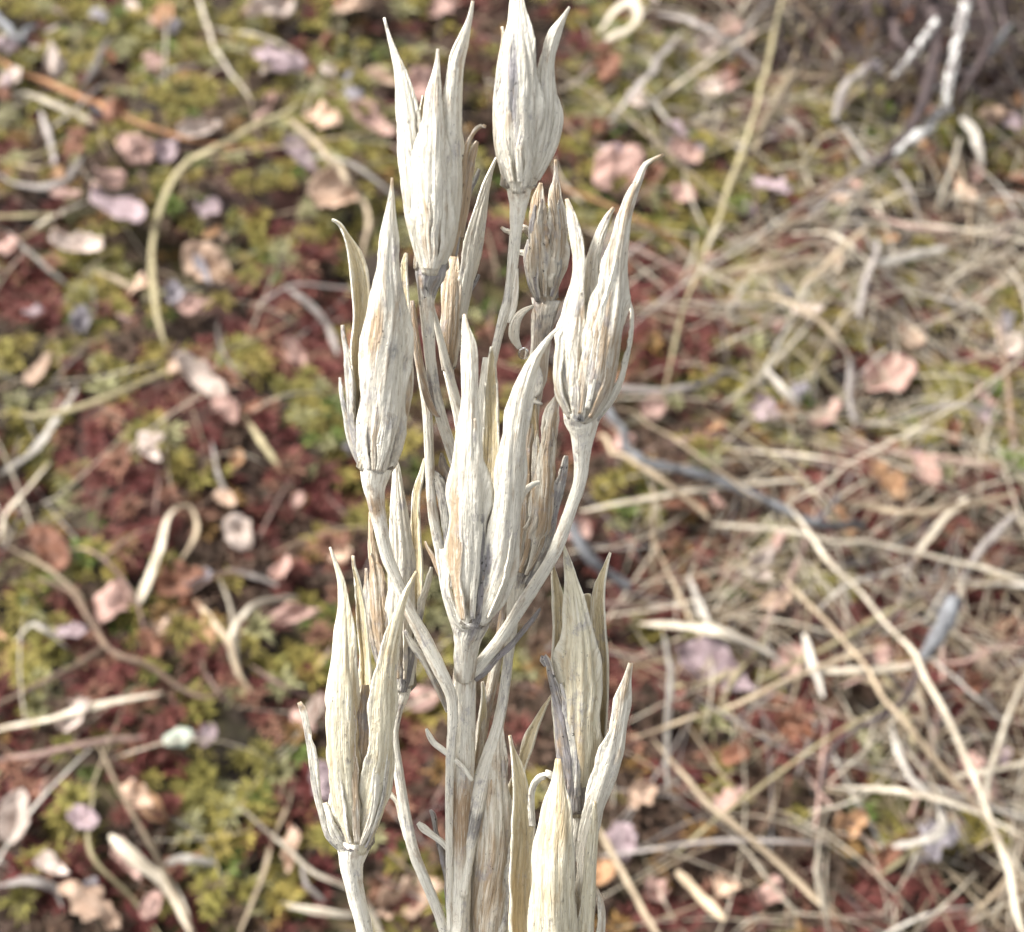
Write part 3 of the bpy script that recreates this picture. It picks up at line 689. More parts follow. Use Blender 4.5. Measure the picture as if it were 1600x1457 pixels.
stick('pedicel', [(738, 958, 26), (735, 978, 26), (731, 996, 21), (728, 1020, 18), (726, 1060, 15)], 5.6, 0.6, stalk, brown=0.35, grey=0.4, stains=[(0.1, 0.2, 0.0, 0.25)])

# ---- brown striped capsule behind the central one
cH = capsule((815, 900), (842, 740), 36, -4, brown=0.6, label='brown striped capsule tucked behind the central one')
valve(cH, [(832, 622, 7), (831, 680, 11), (829, 740, 14), (823, 800, 16), (815, 860, 13), (810, 902, 7)], 170, -3.2, mat='yellowish', brown=0.6, grey=0.2, ribs=8, rough=1.6)
valve(cH, [(875, 606, 1.4), (867, 630, 6), (859, 660, 10), (853, 700, 14), (848, 760, 19), (842, 820, 21), (830, 870, 16), (817, 905, 8)], 8, -3.2, brown=0.62, grey=0.25, ribs=9, rough=1.6, stains=[(0.15, 0.2, -0.5, 0.5, -0.4, -0.2)])
cling(cH, [(875, 606, 1.4), (867, 630, 6), (859, 660, 10), (853, 700, 14), (848, 760, 19), (842, 820, 21), (830, 870, 16), (817, 905, 8)], 8, -3.2, [(-0.6, 0.35, 0.98, 0.22, 0.9, 0.3), (0.0, 0.3, 0.98, 0.2, 0.45, 0.2), (0.5, 0.4, 0.98, 0.22, 0.85, 0.4)])
cling(cH, [(832, 622, 7), (831, 680, 11), (829, 740, 14), (823, 800, 16), (815, 860, 13), (810, 902, 7)], -20, -3.6, [(-0.3, 0.3, 0.98, 0.3, 0.8, 0.2), (0.5, 0.2, 0.98, 0.3, 0.4, 0.2)])
tepal(cH, [(884, 712, 3), (879, 735, 7), (871, 775, 8), (858, 830, 8), (842, 875, 7), (822, 912, 5)], 40, -2.2, brown=0.25, grey=0.65)
tepal(cH, [(868, 800, 3), (860, 840, 5), (846, 880, 5), (826, 915, 4)], 55, -2.6, brown=0.15, grey=0.3)
stick('pedicel', [(815, 884, 27), (814, 896, 26), (809, 912, 20), (804, 939, 13), (799, 985, 9.5), (794, 1030, 8.5), (786, 1094, 9), (775, 1145, 10), (756, 1206, 13), (741, 1270, 15), (731, 1330, 12), (724, 1400, 8)],
      -4, 0.8, stalk, brown=0.12, grey=0.3, stains=[(0.03, 0.03, 0.3, 0.4), (0.78, 0.05, 0.0, 0.5)])

# ---- capsule behind the forked branch
cJ = capsule((626, 1082), (622, 880), 40, -4, brown=0.6, label='capsule with a brown torn side crossed by the forked branch')
valve(cJ, [(579, 800, 2), (582, 850, 7), (591, 900, 14), (597, 960, 17), (604, 1020, 15), (618, 1074, 8)], -30, -3.8, brown=0.65, grey=0.35, ribs=8, rough=1.7)
valve(cJ, [(617, 711, 1.4), (620, 740, 6), (621, 790, 14), (624, 850, 18), (625, 910, 21), (626, 970, 19), (628, 1030, 13), (627, 1080, 7)], 5, -3.0, brown=0.25, grey=0.2, ribs=5, stains=[(0.8, 0.15, 0, 1, 0.4, 0.35)])
valve(cJ, [(663, 717, 1.2), (658, 740, 4), (650, 770, 7), (648, 820, 8), (650, 870, 7), (651, 930, 7), (646, 1000, 8), (632, 1074, 6)], 150, -3.6, brown=0.25, grey=0.1)
cling(cJ, [(617, 711, 1.4), (620, 740, 6), (621, 790, 14), (624, 850, 18), (625, 910, 21), (626, 970, 19), (628, 1030, 13), (627, 1080, 7)], 5, -3.0, [(-0.5, 0.45, 0.97, 0.24, 0.6, 0.35), (0.4, 0.5, 0.97, 0.24, 0.5, 0.25)])
cling(cJ, [(579, 800, 2), (582, 850, 7), (591, 900, 14), (597, 960, 17), (604, 1020, 15), (618, 1074, 8)], -30, -3.8, [(-0.4, 0.25, 0.97, 0.3, 0.9, 0.35), (0.4, 0.3, 0.97, 0.28, 0.6, 0.5)])
tepal(cJ, [(573, 888, 2.5), (575, 930, 5), (580, 985, 5), (596, 1045, 5), (616, 1082, 4)], -50, -3.2, brown=0.55, grey=0.6)
tepal(cJ, [(673, 886, 2.5), (668, 905, 5.5), (660, 935, 6.5), (655, 965, 6), (650, 1000, 5), (640, 1070, 5)], 40, -2.6, brown=0.1, grey=0.3, stains=[(0.5, 0.1, 0, 1, 0, 0.9)])
tepal(cJ, [(640, 985, 3), (640, 1020, 8), (636, 1050, 9), (630, 1080, 6)], 20, -2.4, brown=0.5, grey=0.75)
stick('pedicel', [(627, 1062, 18), (625, 1083, 17), (620, 1106, 12), (615, 1147, 8.5), (623, 1208, 8.5), (633, 1270, 9), (645, 1327, 9.5), (668, 1385, 9), (690, 1442, 8.5), (706, 1520, 8), (713, 1600, 7)],
      -4, 0.2, stalk, brown=0.15, grey=0.2)
stick('bract', [(605, 1230, 1.5), (611, 1242, 4), (620, 1254, 3.5), (627, 1280, 4.5), (635, 1312, 4)], -2.6, -2.2, stalk, brown=0.35, grey=0.1, flat=0.5)
stick('bract', [(653, 1286, 3), (661, 1294, 6), (674, 1304, 5), (690, 1316, 4.5), (706, 1334, 4)], 0.8, 0.9, stalk, brown=0.1, grey=0.0, flat=0.4)
stick('bract', [(672, 1266, 2), (677, 1275, 4), (681, 1300, 4), (690, 1335, 4.5), (697, 1370, 4), (700, 1420, 3)], -0.6, 0.2, stalk, brown=1.2, grey=0.9, flat=0.5, rough=0.3)
stick('bract', [(666, 1139, 2), (670, 1148, 4), (678, 1161, 4.5), (692, 1172, 4.5), (708, 1185, 4), (724, 1200, 4), (738, 1220, 3)], 2.2, 1.6, stalk, brown=0.15, grey=0.12, flat=0.5)

# ---- lowest outer capsule
cK = capsule((553, 1328), (566, 1130), 50, 4, brown=0.6, grey=0.6, label='lowest outer capsule, three beaks and a brown split front')
valve(cK, [(516, 855, 1.2), (525, 880, 2.8), (535, 910, 5.5), (540, 950, 10), (540, 1000, 16), (538, 1060, 20), (537, 1120, 24), (538, 1180, 25), (543, 1240, 23), (550, 1290, 16), (554, 1330, 8)], -22, 4.8, mat='yellowish',
      brown=0.35, grey=0.12, ribs=4, stains=[(0.62, 0.2, 0.8, 0.35, 0.4, 0.1), (0.78, 0.05, -0.1, 0.3, 0, 0.35)])
valve(cK, [(551, 869, 1.8), (552, 884, 2), (556, 905, 5), (560, 940, 9), (565, 990, 10), (569, 1040, 9), (569, 1100, 9), (566, 1180, 8)], 150, 3.4, brown=0.2, grey=0.15, tip_brown=1.2)
valve(cK, [(651, 893, 1.2), (639, 915, 3.2), (628, 940, 7), (617, 975, 10), (608, 1010, 13), (600, 1060, 17), (595, 1120, 19), (592, 1180, 19), (585, 1240, 18), (575, 1290, 14), (561, 1332, 8)], 20, 4.8, mat='yellowish',
      brown=0.3, grey=0.12, ribs=4, stains=[(0.7, 0.12, 0.5, 0.3, 0, 0.35), (0.3, 0.1, -0.5, 0.4, 0.3, 0)])
valve(cK, [(570, 1070, 6), (568, 1130, 13), (566, 1200, 14), (560, 1280, 11)], 0, 4.0, mat='papery', brown=0.85, grey=0.5, half=80)
cling(cK, [(516, 855, 1.2), (525, 880, 2.8), (535, 910, 5.5), (540, 950, 10), (540, 1000, 16), (538, 1060, 20), (537, 1120, 24), (538, 1180, 25), (543, 1240, 23), (550, 1290, 16), (554, 1330, 8)], -22, 4.8, [(-0.5, 0.55, 0.98, 0.26, 0.2, 0.35), (0.5, 0.40, 0.98, 0.26, 0.7, 0.2)])
cling(cK, [(651, 893, 1.2), (639, 915, 3.2), (628, 940, 7), (617, 975, 10), (608, 1010, 13), (600, 1060, 17), (595, 1120, 19), (592, 1180, 19), (585, 1240, 18), (575, 1290, 14), (561, 1332, 8)], 20, 4.8, [(0.0, 0.5, 0.98, 0.28, 0.35, 0.15), (0.75, 0.6, 0.98, 0.26, 0.1, 0.5)])
tepal(cK, [(468, 1097, 2.5), (474, 1108, 4.5), (479, 1130, 4.5), (487, 1170, 6.5), (494, 1220, 7), (502, 1265, 6), (515, 1305, 6.5), (538, 1330, 5)], -35, 4.4, brown=0.3, grey=0.5, tip_brown=1.1, half=85)
tepal(cK, [(508, 1254, 3), (514, 1272, 5), (522, 1300, 6), (542, 1330, 5)], -20, 5.0, brown=0.25, grey=0.45)
stick('pedicel', [(553, 1308, 27), (551, 1330, 22), (549, 1352, 17), (555, 1393, 13), (565, 1434, 12), (576, 1480, 11.5), (605, 1570, 11), (660, 1700, 11), (705, 1850, 11)], 4, 0.5, stalk, brown=0.12, grey=0.12)

# ---- lower capsule with tan insides and one grey strip
cL = capsule((900, 1270), (905, 1080), 44, 1, brown=0.6, label='three beaked capsule with tan insides and a dark grey strip')
valve(cL, [(864, 881, 1.6), (868, 905, 5.5), (873, 935, 8.5), (875, 980, 10), (875, 1040, 11), (877, 1110, 12), (882, 1180, 12), (893, 1262, 8)], -152, 0.8, mat='yellowish', brown=0.2, grey=0.05)
valve(cL, [(880, 849, 1.2), (886, 875, 4.5), (892, 905, 8.5), (898, 945, 14), (903, 990, 21), (906, 1040, 26), (908, 1100, 27), (908, 1160, 25), (905, 1220, 19), (901, 1275, 9)], 0, 1.4, mat='yellowish', brown=0.36, grey=0.05, ribs=5,
      stains=[(0.15, 0.15, 0, 1, -0.35, 0), (0.72, 0.1, -0.2, 0.6, 0.3, 0.1)])
valve(cL, [(953, 864, 1.3), (945, 885, 5), (936, 915, 9.5), (932, 950, 11.5), (934, 990, 12.5), (938, 1040, 12), (937, 1090, 12), (933, 1150, 12), (922, 1210, 12), (908, 1272, 8)], 150, 1.0, mat='yellowish', brown=0.22, grey=0.04)
valve(cL, [(918, 930, 5), (915, 980, 12), (915, 1040, 14), (912, 1120, 12)], 180, -0.8, mat='inside', brown=0.2, grey=0.05, half=70)
tepal(cL, [(853, 1040, 2), (847, 1031, 3), (851, 1025, 3), (857, 1036, 4), (862, 1055, 5), (871, 1085, 8), (880, 1120, 11), (886, 1170, 14), (891, 1220, 15), (893, 1268, 12)], -8, 2.6, brown=0.75, grey=0.72, half=85, rough=2.8)
tepal(cL, [(876, 1068, 2), (884, 1095, 5), (892, 1130, 7), (898, 1170, 7), (899, 1220, 8), (896, 1262, 7)], 20, 3.0, brown=0.0, grey=0.55)
tepal(cL, [(985, 1036, 3), (981, 1052, 4.5), (974, 1080, 8.5), (967, 1120, 11.5), (957, 1170, 15), (944, 1215, 16), (930, 1260, 14), (919, 1310, 12), (914, 1380, 12), (912, 1470, 12), (910, 1560, 9)], 20, 3.4, brown=0.12, grey=0.08,
      half=95, rough=1.4, stains=[(0.07, 0.05, 0, 1, 0.5, 0.0), (0.16, 0.06, -0.3, 0.5, 0.35, 0.2)])
stick('pedicel', [(901, 1258, 20), (896, 1290, 16), (880, 1380, 12), (840, 1560, 11), (770, 1780, 10), (722, 1890, 9)], 0, -0.4, stalk)

# ---- biggest yellowish capsule at the bottom edge
cM = capsule((866, 1640), (868, 1330), 78, 7.5, brown=0.4, grey=0.3, label='broad yellowish capsule, the closest to the ground edge')
valve(cM, [(797, 1150, 1.5), (803, 1175, 4.5), (810, 1200, 8.5), (817, 1240, 14), (821, 1290, 19), (819, 1340, 20), (817, 1400, 19), (817, 1470, 19), (826, 1560, 15), (850, 1640, 9)], -152, 7.6, mat='yellowish', brown=0.3, grey=0.02)
valve(cM, [(873, 1185, 4), (873, 1225, 12), (872, 1265, 22), (867, 1325, 30), (864, 1390, 34), (862, 1460, 38), (864, 1540, 40), (866, 1600, 26), (866, 1640, 12)], 0, 8.2, mat='yellowish', rough=0.3, brown=0.33, grey=0.05, ribs=5,
      stains=[(0.15, 0.15, 0, 1, 0.15, 0.15)])
valve(cM, [(928, 1252, 3), (924, 1300, 9), (918, 1360, 13), (912, 1440, 15), (906, 1540, 15), (882, 1640, 9)], 45, 7.4, mat='yellowish', brown=0.15, grey=0.02)
tepal(cM, [(930, 1386, 2.5), (937, 1410, 5), (938, 1440, 6), (932, 1500, 6), (905, 1620, 6)], 40, 7.6, brown=0.45, grey=0.1)
tepal(cM, [(871, 1227, 1.6), (866, 1218, 3.5), (856, 1211, 4.5), (844, 1213, 5), (834, 1223, 5), (829, 1240, 5), (832, 1290, 5)], 10, 6.6, brown=0.0, grey=0.0, half=60)
stick('pedicel', [(866, 1620, 30), (866, 1650, 24), (850, 1720, 15), (790, 1840, 13), (730, 1960, 12)], 7, 0, stalk)

# ---- tan capsule beside the lower stem
cN = capsule((764, 1500), (770, 1320), 44, -3, brown=0.5, label='tan capsule hidden behind the lower stem')
valve(cN, [(754, 1066, 1.4), (757, 1090, 4.5), (756, 1120, 7), (751, 1160, 7), (746, 1220, 8), (744, 1300, 10), (750, 1400, 10), (760, 1500, 6)], -152, -2.8, brown=0.15, grey=0.05)
valve(cN, [(779, 1105, 2), (777, 1140, 8), (776, 1190, 16), (774, 1250, 21), (770, 1310, 25), (766, 1380, 27), (762, 1457, 25), (763, 1505, 10)], -4, -2.0, brown=0.42, grey=0.2, ribs=5, stains=[(0.75, 0.2, 0, 1, 0.2, 0.15)])
valve(cN, [(861, 1087, 1.2), (847, 1110, 4.5), (832, 1140, 7.5), (821, 1170, 9), (809, 1210, 10), (798, 1260, 12), (790, 1320, 13), (782, 1400, 13), (770, 1500, 7)], 150, -2.8, mat='yellowish', brown=0.35, grey=0.02)
cling(cN, [(779, 1105, 2), (777, 1140, 8), (776, 1190, 16), (774, 1250, 21), (770, 1310, 25), (766, 1380, 27), (762, 1457, 25), (763, 1505, 10)], -4, -2.0, [(-0.4, 0.3, 0.97, 0.24, 0.5, 0.2), (0.3, 0.4, 0.97, 0.24, 0.6, 0.25)])
tepal(cN, [(806, 1288, 3), (800, 1330, 7), (793, 1390, 9), (784, 1450, 9), (772, 1502, 6)], 30, -0.8, brown=0.2, grey=0.55)
stick('pedicel', [(763, 1490, 24), (762, 1520, 18), (752, 1600, 12), (730, 1760, 11), (722, 1850, 9)], -3, -0.2, stalk)

# a clear drop held by the curled bract beside the central capsule
c = on_stalk(818, 553, -3.0); r = 9.5 * px_size(818, 553)
th = np.linspace(0, math.pi, 14); ph = np.linspace(0, 2 * math.pi, 20, endpoint=False)
V = np.stack([np.sin(th)[:, None] * np.cos(ph)[None, :], np.sin(th)[:, None] * np.sin(ph)[None, :], np.cos(th)[:, None] * np.where(np.cos(th) > 0, 1.25, 1.0)[:, None] * np.ones((1, 20))], -1).reshape(-1, 3) * r
t = NT('water'); b = t.t.nodes.new('ShaderNodeBsdfPrincipled'); b.inputs['Roughness'].default_value = 0.02; b.inputs['IOR'].default_value = 1.33; b.inputs['Transmission Weight'].default_value = 1.0
t.t.links.new(b.outputs[0], t.out.inputs[0]); M['water'] = t.m
tag(link('water_droplet', make_mesh('water_droplet', V, grid_faces(14, 20, True)), M['water'], None, c), 'clear water drop hanging from the curled bract beside the central capsule', 'droplet')
# ------------------------------------------------------------------ fallen leaves
def leaf_material(name, a, b, vein, dark):
    t = NT(name)
    u = t.t.nodes.new('ShaderNodeUVMap'); u.uv_map = 'UVMap'
    sep = t.t.nodes.new('ShaderNodeSeparateXYZ'); t.t.links.new(u.outputs[0], sep.inputs[0])
    n1 = t.noise(t.uv((0.28, 0.28, 1)), 1, 4, 0.6); n2 = t.noise(t.uv((1.6, 1.6, 1)), 1, 3, 0.6)
    c = t.mix(t.ramp(n1, 0.35, 0.65), a, b)
    c = t.mix(t.math('MULTIPLY', t.ramp(n2, 0.56, 0.72), 0.75), c, dark)
    mid = t.math('LESS_THAN', t.math('ABSOLUTE', sep.outputs[0]), 0.28)
    # side veins: slanting lines off the midrib
    sv = t.math('SINE', t.math('ADD', t.math('MULTIPLY', sep.outputs[1], 2.6), t.math('MULTIPLY', t.math('ABSOLUTE', sep.outputs[0]), -2.0)))
    veins = t.math('MAXIMUM', mid, t.math('MULTIPLY', t.ramp(sv, 0.8, 1.0), 0.6))
    c = t.mix(t.math('MULTIPLY', veins, 0.45), c, vein)
    v = t.math('ADD', 0.82, t.math('MULTIPLY', t.rand(), 0.36))
    c = t.mix(1.0, c, v, 'MULTIPLY')
    return t.finish(c, 0.55, t.bump(t.math('ADD', t.math('MULTIPLY', veins, 0.6), n2), 0.0006, 0.7), 0.12, 0.35)
LM = {
    'pink': leaf_material('pinkish_leaf', (0.45, 0.29, 0.245), (0.36, 0.215, 0.175), (0.52, 0.38, 0.32), (0.17, 0.09, 0.075)),
    'tan': leaf_material('tan_leaf', (0.52, 0.37, 0.27), (0.42, 0.275, 0.19), (0.60, 0.46, 0.36), (0.20, 0.12, 0.08)),
    'pale': leaf_material('pale_leaf', (0.56, 0.46, 0.40), (0.44, 0.345, 0.29), (0.62, 0.53, 0.47), (0.22, 0.16, 0.13)),
    'mauve': leaf_material('mauve_leaf', (0.37, 0.285, 0.295), (0.26, 0.185, 0.195), (0.45, 0.36, 0.36), (0.12, 0.08, 0.085)),
    'orange': leaf_material('orange_leaf', (0.42, 0.245, 0.13), (0.30, 0.16, 0.085), (0.55, 0.34, 0.18), (0.15, 0.06, 0.03)),
    'rust': leaf_material('rust_leaf', (0.24, 0.10, 0.055), (0.15, 0.062, 0.036), (0.30, 0.16, 0.10), (0.06, 0.025, 0.016)),
    'grey': leaf_material('grey_leaf', (0.25, 0.225, 0.24), (0.15, 0.13, 0.145), (0.32, 0.29, 0.30), (0.06, 0.05, 0.05)),
}

def leaf_geo(c, ex, ey, n, shape, curl, fold, seed):
    """a curled leaf: ex half the length along the blade, ey half the width, n its upward side"""
    nl, nw = 21, 15
    t = np.linspace(0, 1, nl); u = np.linspace(-1, 1, nw)
    if shape == 'birch':   w = np.clip(np.sin(math.pi * t**0.62), 0, 1)**0.85 * (1 - 0.25 * t)
    elif shape == 'oval':  w = np.clip(np.sin(math.pi * np.clip(t * 0.97 + 0.015, 0, 1)), 0, 1)**0.55
    elif shape == 'strip': w = np.clip(np.sin(math.pi * np.clip(t * 0.96 + 0.02, 0, 1)), 0, 1)**0.4
    else:                  w = np.clip(np.sin(math.pi * np.clip(t * 0.94 + 0.03, 0, 1)), 0, 1)**0.6
    jag = {'birch': 0.35, 'oval': 0.26, 'strip': 0.35, 'torn': 0.75}[shape]
    rough = 1 - jag * vnoise(t[:, None] * 9 + seed * 3.1, np.sign(u)[None, :] * 3 + seed, seed) * np.abs(u)[None, :]
    lx = (t * 2 - 1)[:, None] * (1 - (0.3 * jag * vnoise(u * 2.5 + seed, u * 0 + seed, seed + 3))[None, :])
    ly = u[None, :] * w[:, None] * rough
    hl = np.linalg.norm(ex); hw = np.linalg.norm(ey)
    rx = lx * hl; ry = ly * hw
    z = curl * hw * (ly**2) * 1.3 + fold * np.abs(ly) * hw + curl * 0.5 * hl * (lx**2)
    z = z + 0.45 * hw * (vnoise(lx * 1.6 + seed * 1.7, ly * 1.6 + seed, seed + 1) - 0.5) * 2 * 1.0
    z = z + 0.16 * hw * (vnoise(lx * 5 + seed, ly * 6, seed + 2) - 0.5) * 2
    V = c + rx[..., None] * unit(ex) + ry[..., None] * unit(ey) + z[..., None] * n
    uv = np.stack([ry * 1000, rx * 1000], -1).reshape(-1, 2)
    return V.reshape(-1, 3), grid_faces(nl, nw), uv

_ls = [100]
def leaf(px, py, L, Wd, rot, col, shape, label, curl=0.35, fold=0.1, lift=4.0, tilt=0.35, name='fallen_leaf', stalk_len=0.0):
    """a leaf lying at a spot of the bog; L and Wd as they look in the photograph, rot the way its tip points"""
    _ls[0] += 1
    c = ground_at(px, py, lift * 0.001)
    n = unit(np.array([0, 0, 1.0]) * (1 - tilt) + unit(CAM - c) * tilt)
    def onp(x, y):
        d = ray(x, y); return CAM + d * (np.dot(c - CAM, n) / np.dot(d, n))
    a = math.radians(rot)
    ex = (onp(px + L / 2 * math.cos(a), py - L / 2 * math.sin(a)) - c)
    ey = (onp(px + Wd / 2 * math.sin(a), py + Wd / 2 * math.cos(a)) - c)
    ey = ey - unit(ex) * np.dot(ey, unit(ex)) * 0.7
    V, F, uv = leaf_geo(c, ex, ey, n, shape, curl, fold, _ls[0])
    o = part(name, V, F, LM[col], None, uv=uv)
    md = o.modifiers.new('thickness', 'SOLIDIFY'); md.thickness = 0.0003
    return tag(o, label, 'leaf')

P_, T_, A_, V_, O_, R_, G_ = 'pink', 'tan', 'pale', 'mauve', 'orange', 'rust', 'grey'
LEAVES = [
    (84, 90, 62, 44, 100, A_, 'birch', 'pale tan three cornered leaf standing in the upper moss by the frame corner', -0.3),
    (438, 98, 96, 60, 170, V_, 'torn', 'pale mauve leaf with a deep notch, upper middle of the moss', 0.5),
    (425, 16, 78, 42, 10, A_, 'oval', 'pale tan leaf cut by the top edge above the notched mauve leaf', 0.4),
    (548, 8, 76, 42, -150, T_, 'birch', 'pointed tan leaf cut by the top edge beside the tall cluster', 0.3),
    (256, 26, 42, 34, 60, O_, 'oval', 'small orange pink leaf with a shaded half in the yellow moss', 0.4),
    (268, 44, 40, 26, 20, G_, 'torn', 'small grey leaf under the orange pink one in the yellow moss', 0.3),
    (314, 207, 74, 30, 12, A_, 'strip', 'whitish narrow leaf beside the looped olive blade', 0.8),
    (212, 226, 66, 58, 150, P_, 'oval', 'round pink leaf below the orange needle', -0.4),
    (264, 234, 46, 44, 40, V_, 'birch', 'small mauve leaf touching the round pink one', 0.3),
    (505, 184, 70, 48, 165, T_, 'torn', 'tan orange leaf beneath the crossing of the two curved blades', 0.3),
    (586, 192, 88, 46, -40, P_, 'birch', 'long pink leaf just beside the tall three pointed capsule', 0.3),
    (474, 246, 84, 40, -48, V_, 'birch', 'grey mauve slanting leaf inside the second curved blade', 0.4),
    (522, 304, 84, 56, 178, T_, 'oval', 'wide pink tan leaf under the second curved blade', 0.5),
    (188, 328, 98, 56, -20, V_, 'torn', 'large mauve pink crumpled leaf outside the looped olive blade', 0.5),
    (122, 384, 88, 34, -6, A_, 'strip', 'pale narrow crumpled leaf below the large mauve pink one', 0.7),
    (322, 418, 84, 70, -30, T_, 'oval', 'squarish tan leaf folded with a dark crease, inside the olive loop', 0.2),
    (318, 424, 56, 20, -62, G_, 'birch', 'dark mauve sliver added as the dark fold of the squarish tan leaf', 0.3),  # separate piece standing in for the dark fold of the leaf above
    (306, 478, 58, 36, 20, P_, 'birch', 'pale pink leaf just below the squarish tan leaf', 0.4),
    (270, 458, 44, 40, 90, G_, 'torn', 'purple grey leaf fragment at the foot of the olive loop', 0.3),
    (326, 326, 44, 40, 60, V_, 'torn', 'small mauve leaf in the moss inside the olive loop', 0.3),
    (118, 222, 54, 60, 80, R_, 'torn', 'dark red brown leaf near the upper grey stems', 0.3),
    (604, 126, 76, 24, -25, T_, 'birch', 'pointed pale leaf passing behind the tall cluster tips', 0.4),
    (654, 138, 62, 56, 50, P_, 'oval', 'brownish pink leaf seen between the beaks of the tall cluster', 0.2),
    (694, 12, 64, 44, 30, P_, 'torn', 'rose pink leaf cut by the top edge between two capsules', 0.3),
    (316, 596, 104, 40, -42, A_, 'strip', 'long pinkish curled leaf ending the olive loop', 0.9),
    (352, 640, 58, 48, -50, P_, 'torn', 'salmon torn leaf at the lower end of the long curled leaf', 0.4),
    (62, 578, 66, 34, 50, T_, 'birch', 'tan slanting leaf in the red and yellow moss by the frame side', 0.4),
    (352, 781, 40, 26, -35, T_, 'oval', 'small bright tan oval leaf in dark red moss', 0.7),
    (371, 718, 30, 24, 80, O_, 'oval', 'tiny orange oval leaf between red moss heads', 0.5),
    (78, 858, 86, 54, 130, R_, 'oval', 'dark rust leaf beside the bent brown blade', 0.4),
    (282, 912, 84, 66, 20, R_, 'torn', 'rust brown leaf next to the broad bent straw blade', 0.2),
    (466, 782, 26, 22, 60, P_, 'oval', 'tiny pink leaf near the stout grey streaked capsule', 0.4),
    (24, 1278, 90, 56, 80, A_, 'oval', 'pale pink oval leaf at the frame side above the grey curl', 0.3),
    (142, 1414, 120, 84, -35, T_, 'torn', 'large torn tan leaf in the bottom corner', 0.3),
    (84, 1354, 62, 40, -30, A_, 'birch', 'pale pink leaf touching the large torn tan leaf', 0.4),
    (200, 1344, 84, 40, -60, P_, 'birch', 'rose leaf half covered by the broad pale bottom blade', 0.4),
    (236, 1414, 50, 34, 60, P_, 'oval', 'small rose leaf under the end of the broad pale bottom blade', 0.3),
    (212, 1242, 66, 42, -30, T_, 'torn', 'light brown torn leaf under the long brown stem', 0.3),
    (234, 1004, 62, 52, 120, R_, 'torn', 'orange brown leaf above the dark root', 0.3),
    (462, 960, 88, 40, 8, P_, 'birch', 'salmon pink flat leaf beside the forked cream straw', 0.3),
    (640, 1406, 118, 78, 20, T_, 'torn', 'large blotchy tan leaf low behind the lowest stalks', 0.3),
    (655, 1092, 44, 70, 80, P_, 'oval', 'pink leaf glimpsed beside the middle of the stem', 0.3),
    (322, 1149, 44, 40, 60, V_, 'torn', 'star shaped torn grey pink leaf on red moss', 0.2),
    (966, 268, 92, 78, 40, P_, 'oval', 'large round pink brown leaf behind the hooked beak', 0.2),
    (1072, 240, 62, 44, -40, P_, 'torn', 'pink torn leaf under the long tan blade near the top', 0.3),
    (998, 158, 44, 34, -30, A_, 'birch', 'small pale leaf at the foot of the grey purple blade', 0.4),
    (950, 106, 56, 62, 80, R_, 'torn', 'red brown crumpled leaf beneath the curled pale blade', 0.3),
    (1068, 300, 40, 56, 70, P_, 'birch', 'reddish upright leaf left of the leaning grass stems', 0.3),
    (1206, 292, 70, 48, -20, V_, 'torn', 'mauve grey torn leaf between the leaning stem and the arching blade', 0.4),
    (1106, 72, 34, 46, 80, A_, 'oval', 'small cream leaf high among the upper grey blades', 0.4),
    (1108, 140, 44, 28, -10, A_, 'oval', 'whitish leaf lying on olive moss near the leaning stem', 0.4),
    (1140, 40, 46, 50, 30, P_, 'torn', 'dull pink leaf beside the upper grey bent blade', 0.3),
    (1392, 586, 88, 74, 30, P_, 'oval', 'round salmon leaf sunk among grass, beyond the long diagonal stem', 0.2),
    (1388, 752, 78, 40, -42, O_, 'torn', 'orange tipped tan leaf under the diagonal stem', 0.4),
    (1022, 638, 40, 44, 60, P_, 'oval', 'small pink leaf above the grey blue twig', 0.3),
    (1192, 640, 44, 62, 80, V_, 'torn', 'mauve brown leaf in the tangle above the grey blue twig', 0.3),
    (1288, 650, 70, 50, 40, P_, 'torn', 'dull pink leaf wedged under crossing straw above the twig', 0.3),
    (1192, 884, 66, 70, 60, A_, 'torn', 'pale pink leaf beneath the fan of cream blades', 0.3),
    (1212, 940, 56, 40, 20, T_, 'torn', 'light brown leaf at the edge of the cream blade fan', 0.3),
    (1122, 1050, 150, 84, -30, V_, 'birch', 'largest leaf, greyish pink and pointed, under the cream blades', 0.3),
    (1236, 1036, 64, 52, 30, P_, 'oval', 'pink leaf between the largest leaf and the short thick straw', 0.3),
    (1328, 1288, 72, 56, 30, O_, 'torn', 'crumbling orange leaf low among the straw', 0.4),
    (1206, 1392, 52, 60, 60, P_, 'torn', 'pink leaf at the bottom beside the folded pale blade', 0.4),
    (938, 1364, 50, 44, 20, O_, 'oval', 'orange leaf glowing beside the broad yellowish capsule', 0.4),
    (1398, 1330, 60, 54, 40, R_, 'torn', 'rust leaf near the white elbow shaped stalk', 0.3),
    (1026, 1392, 52, 44, 120, P_, 'torn', 'rose scrap leaf between two leaning bottom blades', 0.4),
    (1134, 1384, 46, 56, 60, T_, 'torn', 'tan leaf beside the short stub of straw at the bottom', 0.4),
    (1002, 1244, 56, 50, 40, T_, 'torn', 'light tan leaf beside the long tepal of the lower capsule', 0.4),
    (1150, 1180, 60, 44, 20, R_, 'torn', 'brown red leaf under thin crossing blades, low on the straw side', 0.3),
    (900, 830, 46, 52, 60, P_, 'oval', 'blurred pink leaf beside the curved branch of the large pale capsule', 0.3),
]
for L_ in LEAVES:
    leaf(*L_[:8], curl=L_[8], lift=random.uniform(4, 9))

